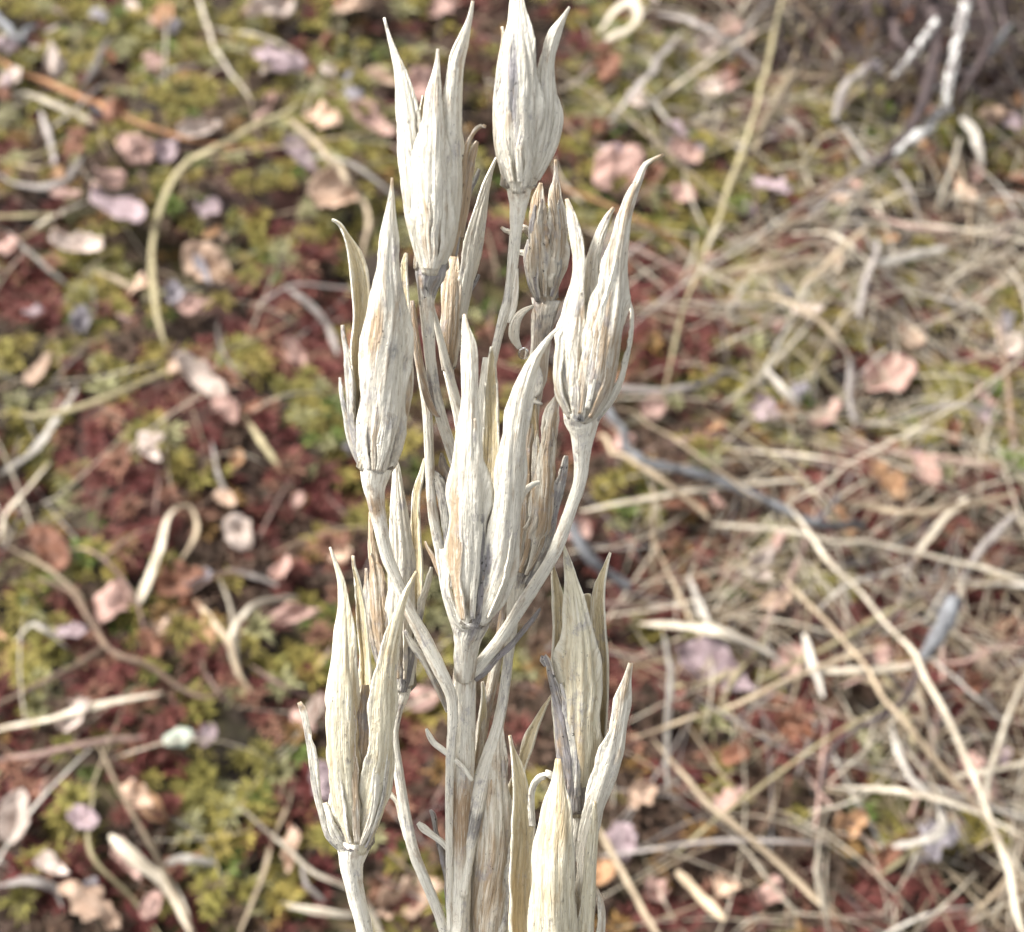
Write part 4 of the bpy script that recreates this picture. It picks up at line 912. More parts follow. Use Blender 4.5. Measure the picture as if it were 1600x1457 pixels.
# a scrap of lichen beside the star shaped leaf
V, F, uv = leaf_geo(ground_at(279, 1152, 0.006), np.array([0.0045, 0.001, 0.0]), np.array([-0.0008, 0.0028, 0.0006]), np.array([0, -0.3, 0.95]), 'oval', -0.5, -0.1, 77)
o = part('lichen_scrap', V, F, simple('pale_lichen', (0.55, 0.60, 0.50), (0.40, 0.45, 0.36), 1.4, streaky=False), None, uv=uv)
md = o.modifiers.new('thickness', 'SOLIDIFY'); md.thickness = 0.0008
tag(o, 'pale greenish white lichen scrap beside the star shaped leaf', 'lichen')

# ------------------------------------------------------------------ grass blades and stems
def blade_at(P, r, mat, name, seed, flat=0.35, sides=8, rough=0.06):
    n = len(P)
    if flat < 0.5:                              # dry grass: creased, unevenly wide, ends frayed to a thread
        s_ = np.linspace(0, 1, n)
        r = r * (0.72 + 0.5 * vnoise(s_ * 7 + seed * 1.3, 0 * s_ + seed, seed))
        kx = (vnoise(s_ * 5 + seed * 0.7, 0 * s_, seed + 1) - 0.5); kz = (vnoise(s_ * 6 + seed * 0.9, 0 * s_, seed + 2) - 0.5)
        r = r * np.interp(s_, [0, 0.05, 0.12, 0.86, 0.95, 1], [0.35, 0.8, 1, 1, 0.7, 0.12])
        w_ = np.linalg.norm(P[-1] - P[0])
        P = P + np.stack([kx, kx[::-1], 0.5 * np.abs(kz)], -1) * min(0.0009, 0.014 * w_)
    V, F, uv = tube_geo(P, r, sides, flat, rough=rough, seed=seed, ridges=4, up=np.array([random.uniform(-.9, .9), random.uniform(-.9, .5), 0.8]))
    return part(name, V, F, M[mat], None, uv=uv)

_bs = [500]
def blade(pts, hw, mat, label, lift=(3, 8, 3), name='grass_blade', cat='grass blade', flat=0.14, taper=(0.55, 1.0, 0.35), rough=0.10):
    """a blade lying over the bog through the listed spots, lift in mm above the surface along it"""
    _bs[0] += 1
    n = max(22, 8 * len(pts))
    q = spline([(p[0], p[1]) for p in pts], n)
    t = np.linspace(0, 1, n)
    if pts[0][0] > 900 or pts[-1][0] > 900: lift = tuple(v + 6 for v in lift)      # on top of the matted tangle
    lf = np.interp(t, np.linspace(0, 1, len(lift)), lift)
    P = np.array([ground_at(q[i, 0], q[i, 1], lf[i] * 0.001) for i in range(n)])
    # a stiff blade bridges the hummocks instead of following each of them
    for _ in range(8):
        P[1:-1, 2] = 0.25 * P[:-2, 2] + 0.5 * P[1:-1, 2] + 0.25 * P[2:, 2]
    dist = np.linalg.norm(P - CAM, axis=1)
    r = 0.82 * hw / FPX * dist * np.interp(t, np.linspace(0, 1, len(taper)), taper)
    o = blade_at(P, r, mat, name, _bs[0], flat, rough=rough)
    return tag(o, label, cat)

ST, CR, GY, OL, WH, PK, OR, BR = 'straw', 'cream_straw', 'grey_straw', 'olive_straw', 'white_straw', 'pink_straw', 'orange_straw', 'brown_straw'
F1 = (0.7, 1.0, 0.8)
BLADES = [
    ([(475, 160), (380, 207), (300, 250), (262, 300), (243, 360), (238, 420), (245, 490), (258, 545)], 6, OL, 'long olive blade looping round the leafy moss', (16, 18, 14, 5), F1),
    ([(450, 185), (500, 232), (550, 290), (574, 335), (570, 380), (560, 420)], 6.5, ST, 'curved straw blade arching toward the stout grey capsule', (16, 18, 10), F1),
    ([(308, -10), (330, 60), (365, 120), (402, 168)], 4.5, CR, 'thin cream blade dropping from the top edge', (8, 8, 3), (1, 0.8, 0.4)),
    ([(-10, 90), (50, 122), (100, 142), (200, 185), (290, 218), (370, 229), (440, 227)], 4.5, OR, 'long orange needle crossing under the olive loop', (5, 6, 4), (1.2, 1, 0.5)),
    ([(-10, 138), (60, 153), (120, 180), (150, 195)], 5, CR, 'short pale blade with a whitish end under the orange needle', (3, 6, 3), (0.6, 1, 1.2)),
    ([(12, 362), (60, 405), (106, 446)], 10, WH, 'broad grey white blade near the crumpled narrow leaf', (3, 5, 3), (0.8, 1, 0.8)),
    ([(140, 420), (190, 440), (240, 472)], 7, ST, 'short tan blade below the crumpled narrow leaf', (3, 6, 2), F1),
    ([(52, 357), (90, 335), (138, 314)], 6, CR, 'short cream blade pointing at the large mauve pink leaf', (3, 5, 2), (0.6, 1, 0.5)),
    ([(-10, 270), (30, 288), (70, 292), (110, 276), (130, 245)], 7, GY, 'bent grey blade by the upper frame side', (3, 6, 3), F1),
    ([(20, 255), (50, 262), (105, 258)], 4.5, ST, 'thin tan blade above the bent grey one', (3, 6, 3), F1),
    ([(60, 170), (78, 215), (86, 262)], 7, GY, 'upright grey blade under the whitish ended one', (3, 5, 2), F1),
    ([(170, 60), (150, 100), (126, 152)], 7, GY, 'dull grey blade against the yellow moss', (4, 5, 2), F1),
    ([(122, 606), (85, 662), (48, 710), (-5, 742)], 8, WH, 'slanting grey white blade over a dark hollow', (6, 9, 3), (0.7, 1, 0.8)),
    ([(78, 722), (42, 765), (8, 806), (2, 858)], 11, CR, 'broad pale bent blade at the frame side', (4, 8, 3), (0.7, 1, 0.6)),
    ([(296, 790), (268, 800), (252, 850), (232, 905), (215, 948)], 12, CR, 'broad bent straw blade folded at its top', (3, 11, 4), (0.3, 0.9, 1.1)),
    ([(268, 796), (296, 792), (308, 822), (296, 856), (268, 892)], 5, ST, 'thin looping blade behind the broad bent straw one', (6, 8, 3), (0.6, 1, 0.4)),
    ([(-8, 846), (40, 868), (90, 898), (125, 935), (150, 990)], 6, ST, 'brownish blade running beside the dark rust leaf', (4, 8, 3), F1),
    ([(-10, 1142), (60, 1126), (150, 1104), (256, 1084)], 11, CR, 'wide pale blade lying level from the frame side', (8, 9, 5), (1.0, 1.0, 0.7)),
    ([(-10, 1190), (60, 1178), (150, 1160), (240, 1150)], 6.5, PK, 'pinkish stem just under the wide pale blade', (4, 6, 3), F1),
    ([(152, 1162), (196, 1250), (246, 1340), (310, 1470)], 7, ST, 'long brown stem slanting down to the bottom edge', (6, 12, 6), F1),
    ([(146, 1230), (138, 1310), (150, 1345), (205, 1400), (255, 1470)], 5, OL, 'thin olive blade bending sharply near the bottom corner', (4, 8, 4), F1),
    ([(372, 1258), (420, 1304), (490, 1360), (560, 1402), (600, 1470)], 9, CR, 'long pale straw running down toward the lowest stalks', (7, 12, 5), (0.5, 1, 1)),
    ([(462, 1218), (436, 1290), (404, 1380), (370, 1470)], 7, ST, 'straw blade crossing the long pale one near the bottom', (3, 6, 5), F1),
    ([(345, 905), (362, 955), (366, 1010), (372, 1060)], 9, CR, 'middle prong of the forked cream straw', (8, 8, 3), (0.5, 1, 0.8)),
    ([(466, 934), (410, 940), (378, 962), (362, 1004), (366, 1050)], 7.5, CR, 'long prong of the forked cream straw bending over', (4, 10, 4), (0.5, 1, 0.9)),
    ([(302, 934), (330, 968), (356, 1006), (372, 1052), (402, 1090)], 7.5, ST, 'lower prong of the forked cream straw', (4, 8, 3), (0.6, 1, 0.5)),
    ([(-8, 1384), (46, 1376), (84, 1390), (100, 1424)], 9, GY, 'grey curled blade in the bottom corner', (3, 7, 3), (0.8, 1, 0.5)),
    ([(172, 1306), (216, 1346), (254, 1378), (280, 1412), (300, 1470)], 11, CR, 'broad pale blade over the rose leaf at the bottom', (7, 9, 5), (0.9, 1.1, 0.6)),
    ([(450, 452), (488, 480), (512, 512), (528, 556)], 7, GY, 'dull grey blade close to the stout grey streaked capsule', (3, 6, 2), F1),
    ([(380, 648), (412, 694), (444, 742)], 7, OL, 'short olive blade below the salmon torn leaf', (3, 6, 2), F1),
    ([(330, 690), (340, 740), (360, 790)], 7, GY, 'grey bent sliver above the bright tan oval leaf', (3, 5, 2), F1),
    ([(20, 1006), (50, 975), (72, 985), (108, 1016)], 7, WH, 'arched whitish blade on the lower green moss', (3, 9, 3), (0.6, 1, 0.5)),
    ([(258, 1350), (290, 1342), (340, 1350)], 8, WH, 'whitish short blade near the long pale straw', (3, 6, 3), F1),
    ([(430, 1412), (500, 1424), (560, 1432)], 7, CR, 'short straw stub at the bottom before the lowest stalks', (3, 6, 3), F1),
    ([(468, 1340), (480, 1385), (510, 1410)], 9, GY, 'greyish blade under the lowest outer capsule', (3, 6, 3), F1),
    ([(392, 1040), (440, 1072), (512, 1100)], 5, PK, 'pink stem leading to the lowest outer capsule', (3, 6, 3), F1),
    ([(520, 1010), (490, 1052)], 5, PK, 'short pink stem half behind the lowest outer capsule', (3, 4, 3), F1),
    ([(356, 890), (410, 905), (440, 918)], 5, GY, 'thin grey blade above the forked cream straw', (3, 5, 3), F1),
    ([(1224, -10), (1190, 130), (1140, 290), (1100, 400), (1064, 500), (1034, 630)], 4.5, OL, 'long thin leaning stem from the top edge', (16, 40, 14), (1.2, 1, 0.8)),
    ([(1252, 106), (1212, 170), (1164, 256), (1136, 305)], 7.5, ST, 'broad frayed straw blade leaning on the long thin stem', (34, 40, 30), (1.1, 1, 0.4)),
    ([(862, 110), (940, 152), (1010, 205), (1070, 262), (1136, 324)], 6, ST, 'long tan blade running down from the topmost capsule', (6, 16, 12), (0.7, 0.9, 1.1)),
    ([(868, 288), (960, 325), (1020, 355), (1076, 396)], 4, OR, 'thin orange blade passing behind the hooked beak', (5, 8, 4), F1),
    ([(1610, 548), (1500, 630), (1380, 697), (1228, 790)], 6, CR, 'long diagonal stem coming in from the frame side', (20, 28, 14), (1.0, 1, 0.9)),
    ([(960, 634), (1050, 682), (1120, 735), (1200, 790)], 7.5, ST, 'tan blade lying above and along the grey blue twig', (7, 12, 10), F1),
    ([(930, 684), (1000, 726), (1056, 766), (1110, 815)], 7, ST, 'brownish blade below the grey blue twig', (5, 8, 6), F1),
    ([(1112, 820), (1230, 828), (1320, 846), (1440, 866), (1610, 908)], 7.5, CR, 'long level cream blade beneath the twig end', (8, 15, 10), (0.7, 1, 0.8)),
    ([(1232, 788), (1290, 864), (1370, 958), (1440, 1046), (1545, 1270), (1605, 1480)], 5.5, CR, 'longest thin cream stem running down to the bottom corner', (14, 30, 26), (0.8, 1, 1)),
    ([(1220, 896), (1330, 1018), (1425, 1145), (1545, 1280)], 5, ST, 'thin stem parallel to the longest cream one', (10, 20, 12), F1),
    ([(1456, 1028), (1510, 1075), (1574, 1132)], 10, WH, 'short thick white stalk with joint near red moss', (14, 16, 12), (0.7, 1, 1)),
    ([(1276, 1050), (1350, 1047), (1426, 1042)], 10, CR, 'short thick straw lying level between the two thin stems', (7, 9, 8), (0.9, 1, 0.9)),
    ([(984, 1155), (1119, 1110), (1267, 1049), (1390, 1006)], 5.5, ST, 'straw stem rising from the lower capsule toward the red moss', (10, 18, 14), F1),
    ([(1000, 976), (1060, 978), (1130, 988), (1212, 1026)], 11, CR, 'broadest cream blade of the fan above the largest leaf', (6, 12, 8), (0.6, 1.1, 0.6)),
    ([(1010, 946), (1080, 956), (1160, 1000), (1230, 1040)], 7, WH, 'whitish blade at the top of the cream fan', (6, 13, 8), F1),
    ([(1018, 1156), (1080, 1224), (1145, 1289), (1220, 1352), (1310, 1440)], 6.5, ST, 'long straw running down past the rust leaf to the bottom', (8, 13, 9), F1),
    ([(1072, 1128), (1120, 1196), (1166, 1264)], 4.5, ST, 'thin slanting stem over the dark hollow below the largest leaf', (6, 10, 6), F1),
    ([(1606, 1046), (1570, 1140), (1545, 1210), (1540, 1262)], 6, CR, 'stem leaning in from the frame side over the thick white stalk', (16, 22, 14), F1),
    ([(1394, 1324), (1456, 1309), (1474, 1290), (1464, 1252)], 8.5, WH, 'white elbow shaped stalk low in the straw', (7, 10, 8), (0.6, 1.1, 0.9)),
    ([(1056, 1362), (1096, 1402), (1134, 1440)], 9, ST, 'short straw stub broken in two near the bottom', (6, 8, 6), (0.9, 1, 0.9)),
    ([(1282, 1330), (1276, 1366), (1284, 1400), (1298, 1470)], 11, CR, 'folded pale blade at the bottom edge', (10, 12, 6), (0.4, 1.1, 0.8)),
    ([(1036, 984), (1050, 1046), (1044, 1150), (1044, 1240)], 6.5, WH, 'upright whitish blade crossing the cream fan', (8, 13, 6), (0.7, 1, 0.7)),
    ([(1296, 1230), (1425, 1240), (1520, 1268), (1610, 1310)], 6.5, CR, 'curved cream blade above the white elbow stalk', (7, 12, 10), F1),
    ([(1480, 1216), (1540, 1206), (1610, 1190)], 9, CR, 'pale blade end reaching the frame side under the longest stem', (8, 9, 8), F1),
    ([(932, 1290), (974, 1368), (1032, 1470)], 8.5, ST, 'straw blade sloping down beside the broad yellowish capsule', (10, 12, 8), F1),
    ([(1076, 900), (1092, 945), (1112, 985)], 9, WH, 'white blade tip above the broadest cream blade', (8, 9, 6), (0.4, 1, 0.8)),
    ([(1256, 990), (1270, 1038), (1288, 1092)], 8, WH, 'short white blade beside the thick level straw', (8, 12, 7), (0.5, 1.1, 0.5)),
    ([(1392, 1130), (1410, 1190), (1430, 1224), (1466, 1248)], 9, WH, 'bent white blade leading down to the elbow stalk', (7, 10, 7), (0.6, 1.1, 0.6)),
    ([(1262, 332), (1300, 304), (1340, 302), (1378, 316)], 9, GY, 'arched pale grey blade on olive moss', (5, 14, 6), (0.7, 1, 0.6)),
    ([(1138, 426), (1210, 416), (1284, 402)], 7, ST, 'level tan blade end below the arched grey blade', (6, 8, 5), F1),
    ([(1250, 450), (1300, 404), (1358, 350)], 8.5, ST, 'wide straw blade slanting in the tangle', (8, 12, 7), (0.6, 1, 0.9)),
    ([(1340, 500), (1352, 440), (1368, 396), (1372, 370)], 7.5, GY, 'grey upright blade beside the wide slanting straw', (6, 12, 8), F1),
    ([(1370, 416), (1430, 398), (1486, 386)], 9, WH, 'level whitish blade in the tangle', (9, 10, 7), (0.7, 1, 0.5)),
    ([(952, 190), (988, 145), (1066, 52)], 9, GY, 'grey purple blade above the round pink brown leaf', (5, 9, 5), (0.7, 1, 0.8)),
    ([(1026, 20), (1090, 36), (1140, 64), (1188, 108)], 7.5, GY, 'grey bent blade near the top edge', (6, 12, 5), F1),
    ([(936, 52), (962, 16), (990, 3), (996, 32), (972, 50), (944, 62)], 10, CR, 'pale blade curled into a ring at the top', (5, 18, 8), (0.7, 1.1, 0.9)),
    ([(1134, 386), (1276, 333), (1369, 312), (1461, 305), (1610, 322)], 3.8, CR, 'thin arching cream stem crossing the upper straw', (18, 30, 22), F1),
    ([(1320, 198), (1340, 230), (1362, 262)], 9.5, WH, 'short white blade under the lichen twig', (7, 8, 6), (0.8, 1, 0.8)),
    ([(1304, 190), (1318, 140), (1340, 118), (1364, 98)], 8.5, GY, 'bent grey white blade near the top of the tangle', (8, 13, 7), F1),
    ([(1502, 184), (1522, 210), (1536, 262)], 8, WH, 'white hooked blade beside the dark shrub twig', (10, 12, 6), (1, 1, 0.6)),
    ([(1500, 214), (1488, 262), (1464, 326)], 5.5, CR, 'slim cream stem hanging below the dark shrub twig', (12, 14, 8), F1),
    ([(1610, 1000), (1500, 1030), (1420, 1036), (1310, 1076)], 5, PK, 'pink brown stem crossing red moss at the frame side', (6, 9, 6), F1),
    ([(1300, 790), (1400, 800), (1480, 795), (1600, 770)], 5, ST, 'thin straw curving over the red moss under the diagonal stem', (10, 16, 10), F1),
    ([(1500, 905), (1540, 850), (1592, 800)], 7, GY, 'grey straw stub at the frame side over red moss', (9, 10, 7), F1),
    ([(1430, 870), (1476, 810), (1512, 778)], 8, CR, 'upright cream stub between the diagonal stem and red moss', (6, 10, 9), F1),
    ([(1330, 560), (1328, 620), (1336, 664)], 7.5, GY, 'upright grey blade beside the round salmon leaf', (8, 10, 6), F1),
    ([(1170, 460), (1230, 470), (1280, 500), (1316, 546)], 6, ST, 'arched tan blade above the round salmon leaf', (6, 14, 8), F1),
    ([(920, 600), (1030, 612), (1110, 596), (1150, 574)], 8, GY, 'wide dull blade beside the large pale capsule', (6, 10, 6), F1),
    ([(1196, 576), (1228, 612), (1252, 636)], 7, WH, 'short bright sliver above the mauve brown leaf', (8, 9, 6), F1),
]
for b in BLADES:
    blade(b[0], b[1], b[2], b[3], b[4], taper=b[5])

# ------------------------------------------------------------------ twigs
def lichen_bark():
    t = NT('lichened_bark')
    n = t.noise(t.uv((0.55, 0.22, 1)), 1, 4, 0.6); d = t.noise(t.uv((2.0, 1.2, 1)), 1, 3, 0.6)
    c = t.mix(t.ramp(d, 0.35, 0.65), (0.07, 0.052, 0.05), (0.20, 0.17, 0.16))
    c = t.mix(t.ramp(n, 0.47, 0.56), c, (0.62, 0.61, 0.58))
    return t.finish(c, 0.8, t.bump(t.math('ADD', n, d), 0.0008, 0.8), 0, 0.2)
M['lichen_bark'] = lichen_bark()
TW = dict(name='twig', cat='twig', flat=0.9, rough=0.34)
blade([(944, 628), (975, 684), (1008, 722), (1066, 734), (1127, 752), (1206, 787), (1272, 816), (1350, 823)], 10, 'grey_bark', 'crooked grey blue twig beside the large pale capsule', (6, 10, 7), taper=(0.8, 1, 0.7), **TW)
blade([(1492, 936), (1470, 985), (1442, 1030)], 16, 'grey_bark', 'thick grey twig stub jutting over the red moss', (14, 14, 12), taper=(1, 1, 0.7), **TW)
blade([(1446, 1022), (1416, 1088), (1376, 1122), (1337, 1140), (1296, 1178), (1282, 1236)], 7, 'dark_bark', 'thin dark twig winding down from the thick stub', (12, 12, 6), taper=(1.1, 0.9, 0.6), **TW)
blade([(1452, -10), (1462, 60), (1452, 130), (1428, 190), (1370, 262)], 13, 'dark_bark', 'dark brown shrub twig leaning in at the top corner', (26, 18, 8), taper=(1.1, 1, 0.6), **TW)
blade([(1512, -10), (1498, 60), (1484, 125), (1478, 180)], 10, 'lichen_bark', 'twig spotted with white lichen beside the dark shrub twig', (30, 24, 12), taper=(1, 1, 0.8), **TW)
blade([(1474, 174), (1430, 214), (1380, 256)], 11, 'lichen_bark', 'lichen blotched twig lying under the dark shrub twig', (10, 10, 7), taper=(1, 1, 0.7), **TW)
blade([(1466, 30), (1430, 80), (1396, 122)], 7, 'lichen_bark', 'thin grey white branch crossing the dark shrub twig', (26, 22, 14), taper=(1, 1, 0.6), **TW)
blade([(1530, -10), (1548, 60), (1500, 150), (1490, 180)], 6, 'dark_bark', 'dark twig at the top corner beyond the lichened one', (26, 20, 10), taper=(1, 1, 0.8), **TW)
blade([(1380, -10), (1400, 50), (1440, 110)], 8, 'dark_bark', 'dark brown twig entering the top edge near the shrub', (20, 16, 10), taper=(1, 1, 0.7), **TW)
blade([(-10, 1106), (60, 1070), (120, 1040), (165, 1012)], 6, 'brown_straw', 'dark brown root rising to the knot in the lower moss', (4, 7, 6), taper=(0.8, 1, 1.2), **TW)
blade([(60, 905), (110, 925), (145, 975), (172, 1016), (230, 1040), (290, 1080), (330, 1090), (355, 1070)], 5.5, 'brown_straw', 'winding brown root through the knot in the lower moss', (6, 8, 5), taper=(0.7, 1.2, 0.6), **TW)
blade([(-10, 20), (30, 60), (56, 40)], 7, 'grey_bark', 'short grey twig at the top corner of the moss', (5, 7, 4), taper=(1, 1, 0.6), **TW)
blade([(890, 820), (930, 880), (985, 918)], 11, 'grey_bark', 'blurred dark twig passing behind the forking branch', (6, 8, 4), taper=(1, 1, 0.7), **TW)

for pts, hw, mt, lab in [
    ([(1420, -10), (1412, 40), (1378, 96), (1330, 130)], 4, 'dark_bark', 'thin dark shoot bending outward under the shrub twigs'),
    ([(1560, -10), (1570, 40), (1600, 90)], 5, 'dark_bark', 'dark shoot reaching the frame side at the top corner'),
    ([(1440, 20), (1480, 90), (1540, 150), (1600, 170)], 4, 'dark_bark', 'thin dark shoot crossing behind the lichened twig'),
    ([(1580, 40), (1530, 100), (1460, 140)], 5, 'grey_bark', 'dull grey shoot crossing the lichened twig'),
    ([(1458, 80), (1500, 110), (1560, 118)], 3.5, 'dark_bark', 'short dark side shoot of the top corner shrub'),
    ([(1350, -10), (1362, 40), (1340, 90)], 4, 'dark_bark', 'slim dark shoot beside the bent grey white blade'),
    ([(1272, 816), (1300, 790), (1312, 770)], 4, 'grey_bark', 'stub of a side shoot on the crooked grey blue twig'),
]:
    blade(pts, hw, mt, lab, (16, 12, 6), taper=(1, 0.9, 0.5), **TW)

# ------------------------------------------------------------------ loose filling: what lies about in numbers
def world_blade(x, y, ang, L, r, lift, bend, seed, n=10):
    t = np.linspace(-0.5, 0.5, n)
    a = ang + bend * t * 2
    dx = np.cumsum(np.cos(a)) * L / n; dy = np.cumsum(np.sin(a)) * L / n
    X_ = x + dx - dx.mean(); Y_ = y + dy - dy.mean()
    z = height(X_, Y_)
    for _ in range(4):
        z[1:-1] = 0.3 * z[:-2] + 0.4 * z[1:-1] + 0.3 * z[2:]
    z = z + lift * (0.5 + 0.9 * (1 - (2 * t)**2)) + (t * rng.normal(0, 0.15) * L)
    z = np.maximum(z, height(X_, Y_) + 0.001)
    return np.stack([X_, Y_, z], -1)

def straw_density(x, y):
    """the tangle thickens away from the moss"""
    return np.clip((x - 0.02) / 0.08, 0, 1) * np.clip(1.5 * vnoise(x / 0.05, y / 0.05, 61) - 0.05, 0.12, 1.1) * (1.35 - 0.8 * np.clip((y - 0.28) / 0.4, 0, 1)) + 0.05

SHORT = ('three cornered corner leaf|notched mauve leaf|pale leaf at the top edge|pointed tan top leaf|orange pink moss leaf|grey leaf in yellow moss|whitish narrow leaf|'
         'round pink leaf|small mauve leaf|tan orange leaf|long pink leaf|slanting mauve leaf|wide pink tan leaf|crumpled mauve pink leaf|'
         'pale crumpled narrow leaf|squarish tan leaf|dark mauve sliver|pale pink leaf by the squarish one|purple grey fragment|mauve leaf inside the loop|dark red brown leaf|'
         'pointed pale leaf|brownish pink leaf|rose pink top leaf|long curled leaf|salmon torn leaf|tan slanting leaf|bright tan oval leaf|'
         'tiny orange oval leaf|dark rust leaf|rust brown leaf|tiny pink leaf|pale pink oval leaf|large torn tan leaf|pale pink bottom leaf|'
         'rose leaf|small rose leaf|light brown torn leaf|orange brown leaf|flat salmon pink leaf|blotchy tan leaf|pink leaf by the stem|'
         'star shaped leaf|round pink brown leaf|pink torn leaf|small pale leaf|red brown crumpled leaf|reddish upright leaf|mauve grey torn leaf|'
         'small cream leaf|whitish moss leaf|dull pink top leaf|round salmon leaf|orange tipped leaf|small pink leaf|mauve brown leaf|'
         'wedged pink leaf|pale pink fan leaf|light brown fan leaf|largest leaf|pink leaf near thick straw|crumbling orange leaf|pink bottom leaf|'
         'glowing orange leaf|rust leaf by the elbow stalk|rose scrap leaf|tan leaf by the stub|light tan low leaf|brown red leaf|blurred pink leaf|').rstrip('|').split('|')
assert len(SHORT) == len(LEAVES)
LAND = [(L_[0], L_[1], s) for L_, s in zip(LEAVES, SHORT)]
def pixel_of(p):
    v = np.asarray(p) - CAM; z = np.dot(v, FWD)
    return W / 2 + FPX * np.dot(v, RGT) / z, H / 2 - FPX * np.dot(v, UPV) / z
USED = set()
def place_words(px, py):
    """where it lies, told by the nearest leaf that can be found by its own look"""
    k = min(LAND, key=lambda q: (q[0] - px)**2 + (q[1] - py)**2)
    dx, dy = px - k[0], py - k[1]
    if abs(dy) > abs(dx): rel = 'above' if dy < 0 else 'below'
    else: rel = 'between the stalk and' if (dx > 0) == (k[0] < 740) else 'beyond'
    return rel + ' the ' + k[2]
def own_label(words, px, py, size):
    for s in size:
        l = s + ' ' + words + ' ' + place_words(px, py)
        if l not in USED and len(l.split()) <= 16:
            USED.add(l); return l
    return None

mats = [ST, ST, CR, CR, GY, GY, WH, OL, BR, PK]
TONE = {ST: 'straw coloured', CR: 'cream', GY: 'grey', WH: 'whitish', OL: 'olive', BR: 'dull brown', PK: 'pinkish'}
def pick_spot(dens=True):
    while True:
        y = rng.uniform(0.15, 0.85); x = rng.uniform(-0.30, 0.34)
        if dens and rng.uniform(0, 1) > straw_density(x, y): continue
        px, py = pixel_of((x, y, 0.0))
        if 8 < px < W - 8 and 8 < py < H - 8 and not (560 < px < 880): return x, y, px, py

done = 0
for i in range(600):
    if done == 185: break
    x, y, px, py = pick_spot()
    L = rng.uniform(0.02, 0.075) if rng.uniform() < 0.8 else rng.uniform(0.08, 0.15)
    r = rng.uniform(0.0004, 0.0011); ang = rng.uniform(0, math.pi); mt = mats[rng.integers(len(mats))]
    slope = 'level' if min(ang, math.pi - ang) < 0.45 else ('upright' if abs(ang - math.pi / 2) < 0.5 else 'slanting')
    lab = own_label(TONE[mt] + ' loose ' + slope + ' blade', px, py, ['short'] if L < 0.045 else (['long'] if L > 0.08 else ['fairly short']))
    if lab is None: continue
    done += 1
    P = world_blade(x, y, ang, L, r, rng.uniform(0.001, 0.009), rng.normal(0, 0.28), i, 14)
    tp = np.interp(np.linspace(0, 1, len(P)), [0, 0.4, 1], [0.8, 1, 0.3])
    o = blade_at(P, r * tp, mt, 'grass_blade', 900 + i, flat=0.18, sides=6)
    tag(o, lab, 'grass blade', 'loose dry grass blades strewn over the bog')

HUE = {P_: 'pink', T_: 'tan', V_: 'mauve', R_: 'rust brown', G_: 'grey', A_: 'pale', O_: 'orange'}
done = 0
for i in range(500):
    if done == 150: break
    x, y, px, py = pick_spot(False)
    k = [P_, T_, V_, R_, R_, G_, A_, O_, P_][i % 9]; shp = ['torn', 'birch', 'torn', 'strip'][i % 4]
    L = rng.uniform(0.003, 0.0085)
    lab = own_label(HUE[k] + ' ' + {'torn': 'ragged', 'birch': 'pointed', 'strip': 'narrow'}[shp] + ' leaf scrap', px, py, ['tiny'] if L < 0.005 else ['small'])
    if lab is None: continue
    done += 1
    z = float(height(x, y)) + rng.uniform(0.003, 0.008)
    a = rng.uniform(0, 2 * math.pi); w = L * rng.uniform(0.4, 0.9)
    n_ = unit(np.array([rng.normal(0, 0.35), rng.normal(-0.25, 0.35), 1.0]))
    ex = unit(np.cross(np.array([math.sin(a), math.cos(a), 0.1]), n_)); ey = np.cross(n_, ex)
    V, F, uv = leaf_geo(np.array([x, y, z]), ex * L, ey * w, n_, shp, rng.uniform(-0.3, 0.7), 0.1, 1500 + i)
    o = part('leaf_scrap', V, F, LM[k], None, uv=uv)
    md = o.modifiers.new('thickness', 'SOLIDIFY'); md.thickness = 0.0003
    tag(o, lab, 'leaf scrap', 'little leaf scraps sunk among moss and straw')

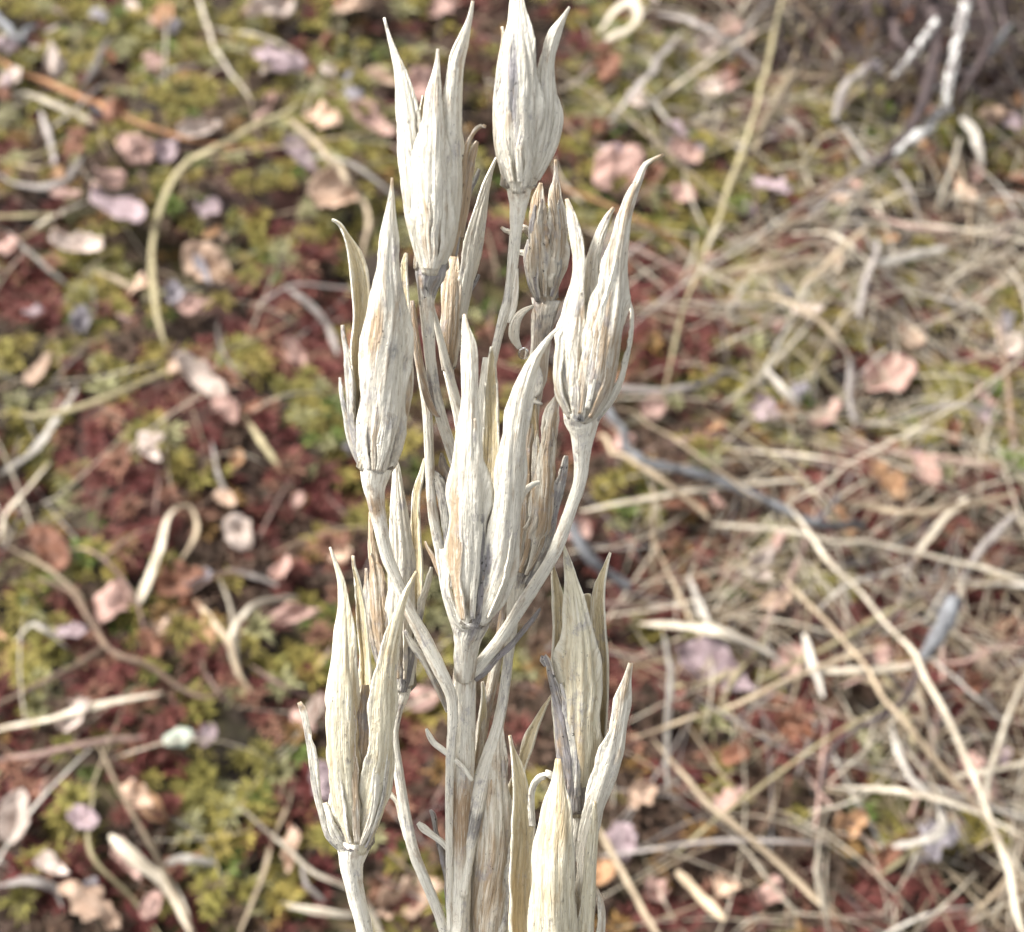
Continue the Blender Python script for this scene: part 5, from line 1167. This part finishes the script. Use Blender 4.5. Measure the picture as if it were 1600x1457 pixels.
def mass(name, label, cat, count, mat, lmin, lmax, rmin, rmax, dens, lift):
    VV, FF, UU, base = [], [], [], 0
    for i in range(count):
        while True:
            y = rng.uniform(0.10, 1.0); x = rng.uniform(-0.45, 0.48)
            if not dens or rng.uniform(0, 1) < straw_density(x, y) * dens: break
        L = rng.uniform(lmin, lmax); r = rng.uniform(rmin, rmax)
        P = world_blade(x, y, rng.uniform(0, math.pi), L, r, rng.uniform(*lift), rng.normal(0, 0.5 if i % 4 == 0 else 0.14), i, 7)
        tp = np.interp(np.linspace(0, 1, len(P)), [0, 0.4, 1], [0.8, 1, 0.3])
        V, F, uv = tube_geo(P, r * tp, 4, 0.3, up=np.array([0.1, -0.2, 1.0]))
        VV.append(V); FF.append(F + base); UU.append(uv + [rng.uniform(0, 500), rng.uniform(0, 500)]); base += len(V)
    tag(link(name, make_mesh(name, np.vstack(VV), np.vstack(FF), uv=np.vstack(UU)), M[mat]), label, cat, kind='stuff')
mass('straw_litter', 'fine straw coloured bits matted over the bog', 'litter', 2200, ST, 0.012, 0.085, 0.00015, 0.0004, 0.9, (0.000, 0.006))
mass('cream_litter', 'fine cream coloured grass bits matted over the bog', 'litter', 2600, CR, 0.015, 0.095, 0.00015, 0.00042, 0.9, (0.001, 0.009))
mass('grey_litter', 'fine grey grass bits matted over the bog', 'litter', 1300, GY, 0.010, 0.060, 0.00015, 0.00045, 0.9, (0.000, 0.006))
mass('brown_litter', 'fine brown rotting bits scattered through moss and straw', 'litter', 2200, BR, 0.005, 0.025, 0.0002, 0.0006, 0, (0.000, 0.004))
mass('pink_litter', 'fine pinkish stalks scattered through moss and straw', 'litter', 450, PK, 0.008, 0.035, 0.0002, 0.0005, 0, (0.000, 0.005))

# the low dark shrub at the top corner: its wiry shoots beyond counting
VV, FF, UU, base = [], [], [], 0
hub = ground_at(1490, 60)
for i in range(420):
    x, y = hub[0] + rng.normal(0, 0.042), hub[1] + rng.normal(0.01, 0.035)
    ang = rng.normal(math.pi / 2, 0.9)
    P = world_blade(x, y, ang, rng.uniform(0.015, 0.06), 0.0004, rng.uniform(0.002, 0.014), rng.normal(0, 0.4), i, 8)
    V, F, uv = tube_geo(P, rng.uniform(0.00025, 0.0007) * np.linspace(1, 0.5, 8), 5, 0.9, up=np.array([0.1, -0.2, 1.0]), rough=0.2, seed=i)
    VV.append(V); FF.append(F + base); UU.append(uv + [rng.uniform(0, 500), rng.uniform(0, 500)]); base += len(V)
tag(link('dark_shrub_shoots', make_mesh('dark_shrub_shoots', np.vstack(VV), np.vstack(FF), uv=np.vstack(UU)), M['dark_bark']),
    'wiry dark purple brown shoots matted under the lichened twigs', 'undergrowth', kind='stuff')
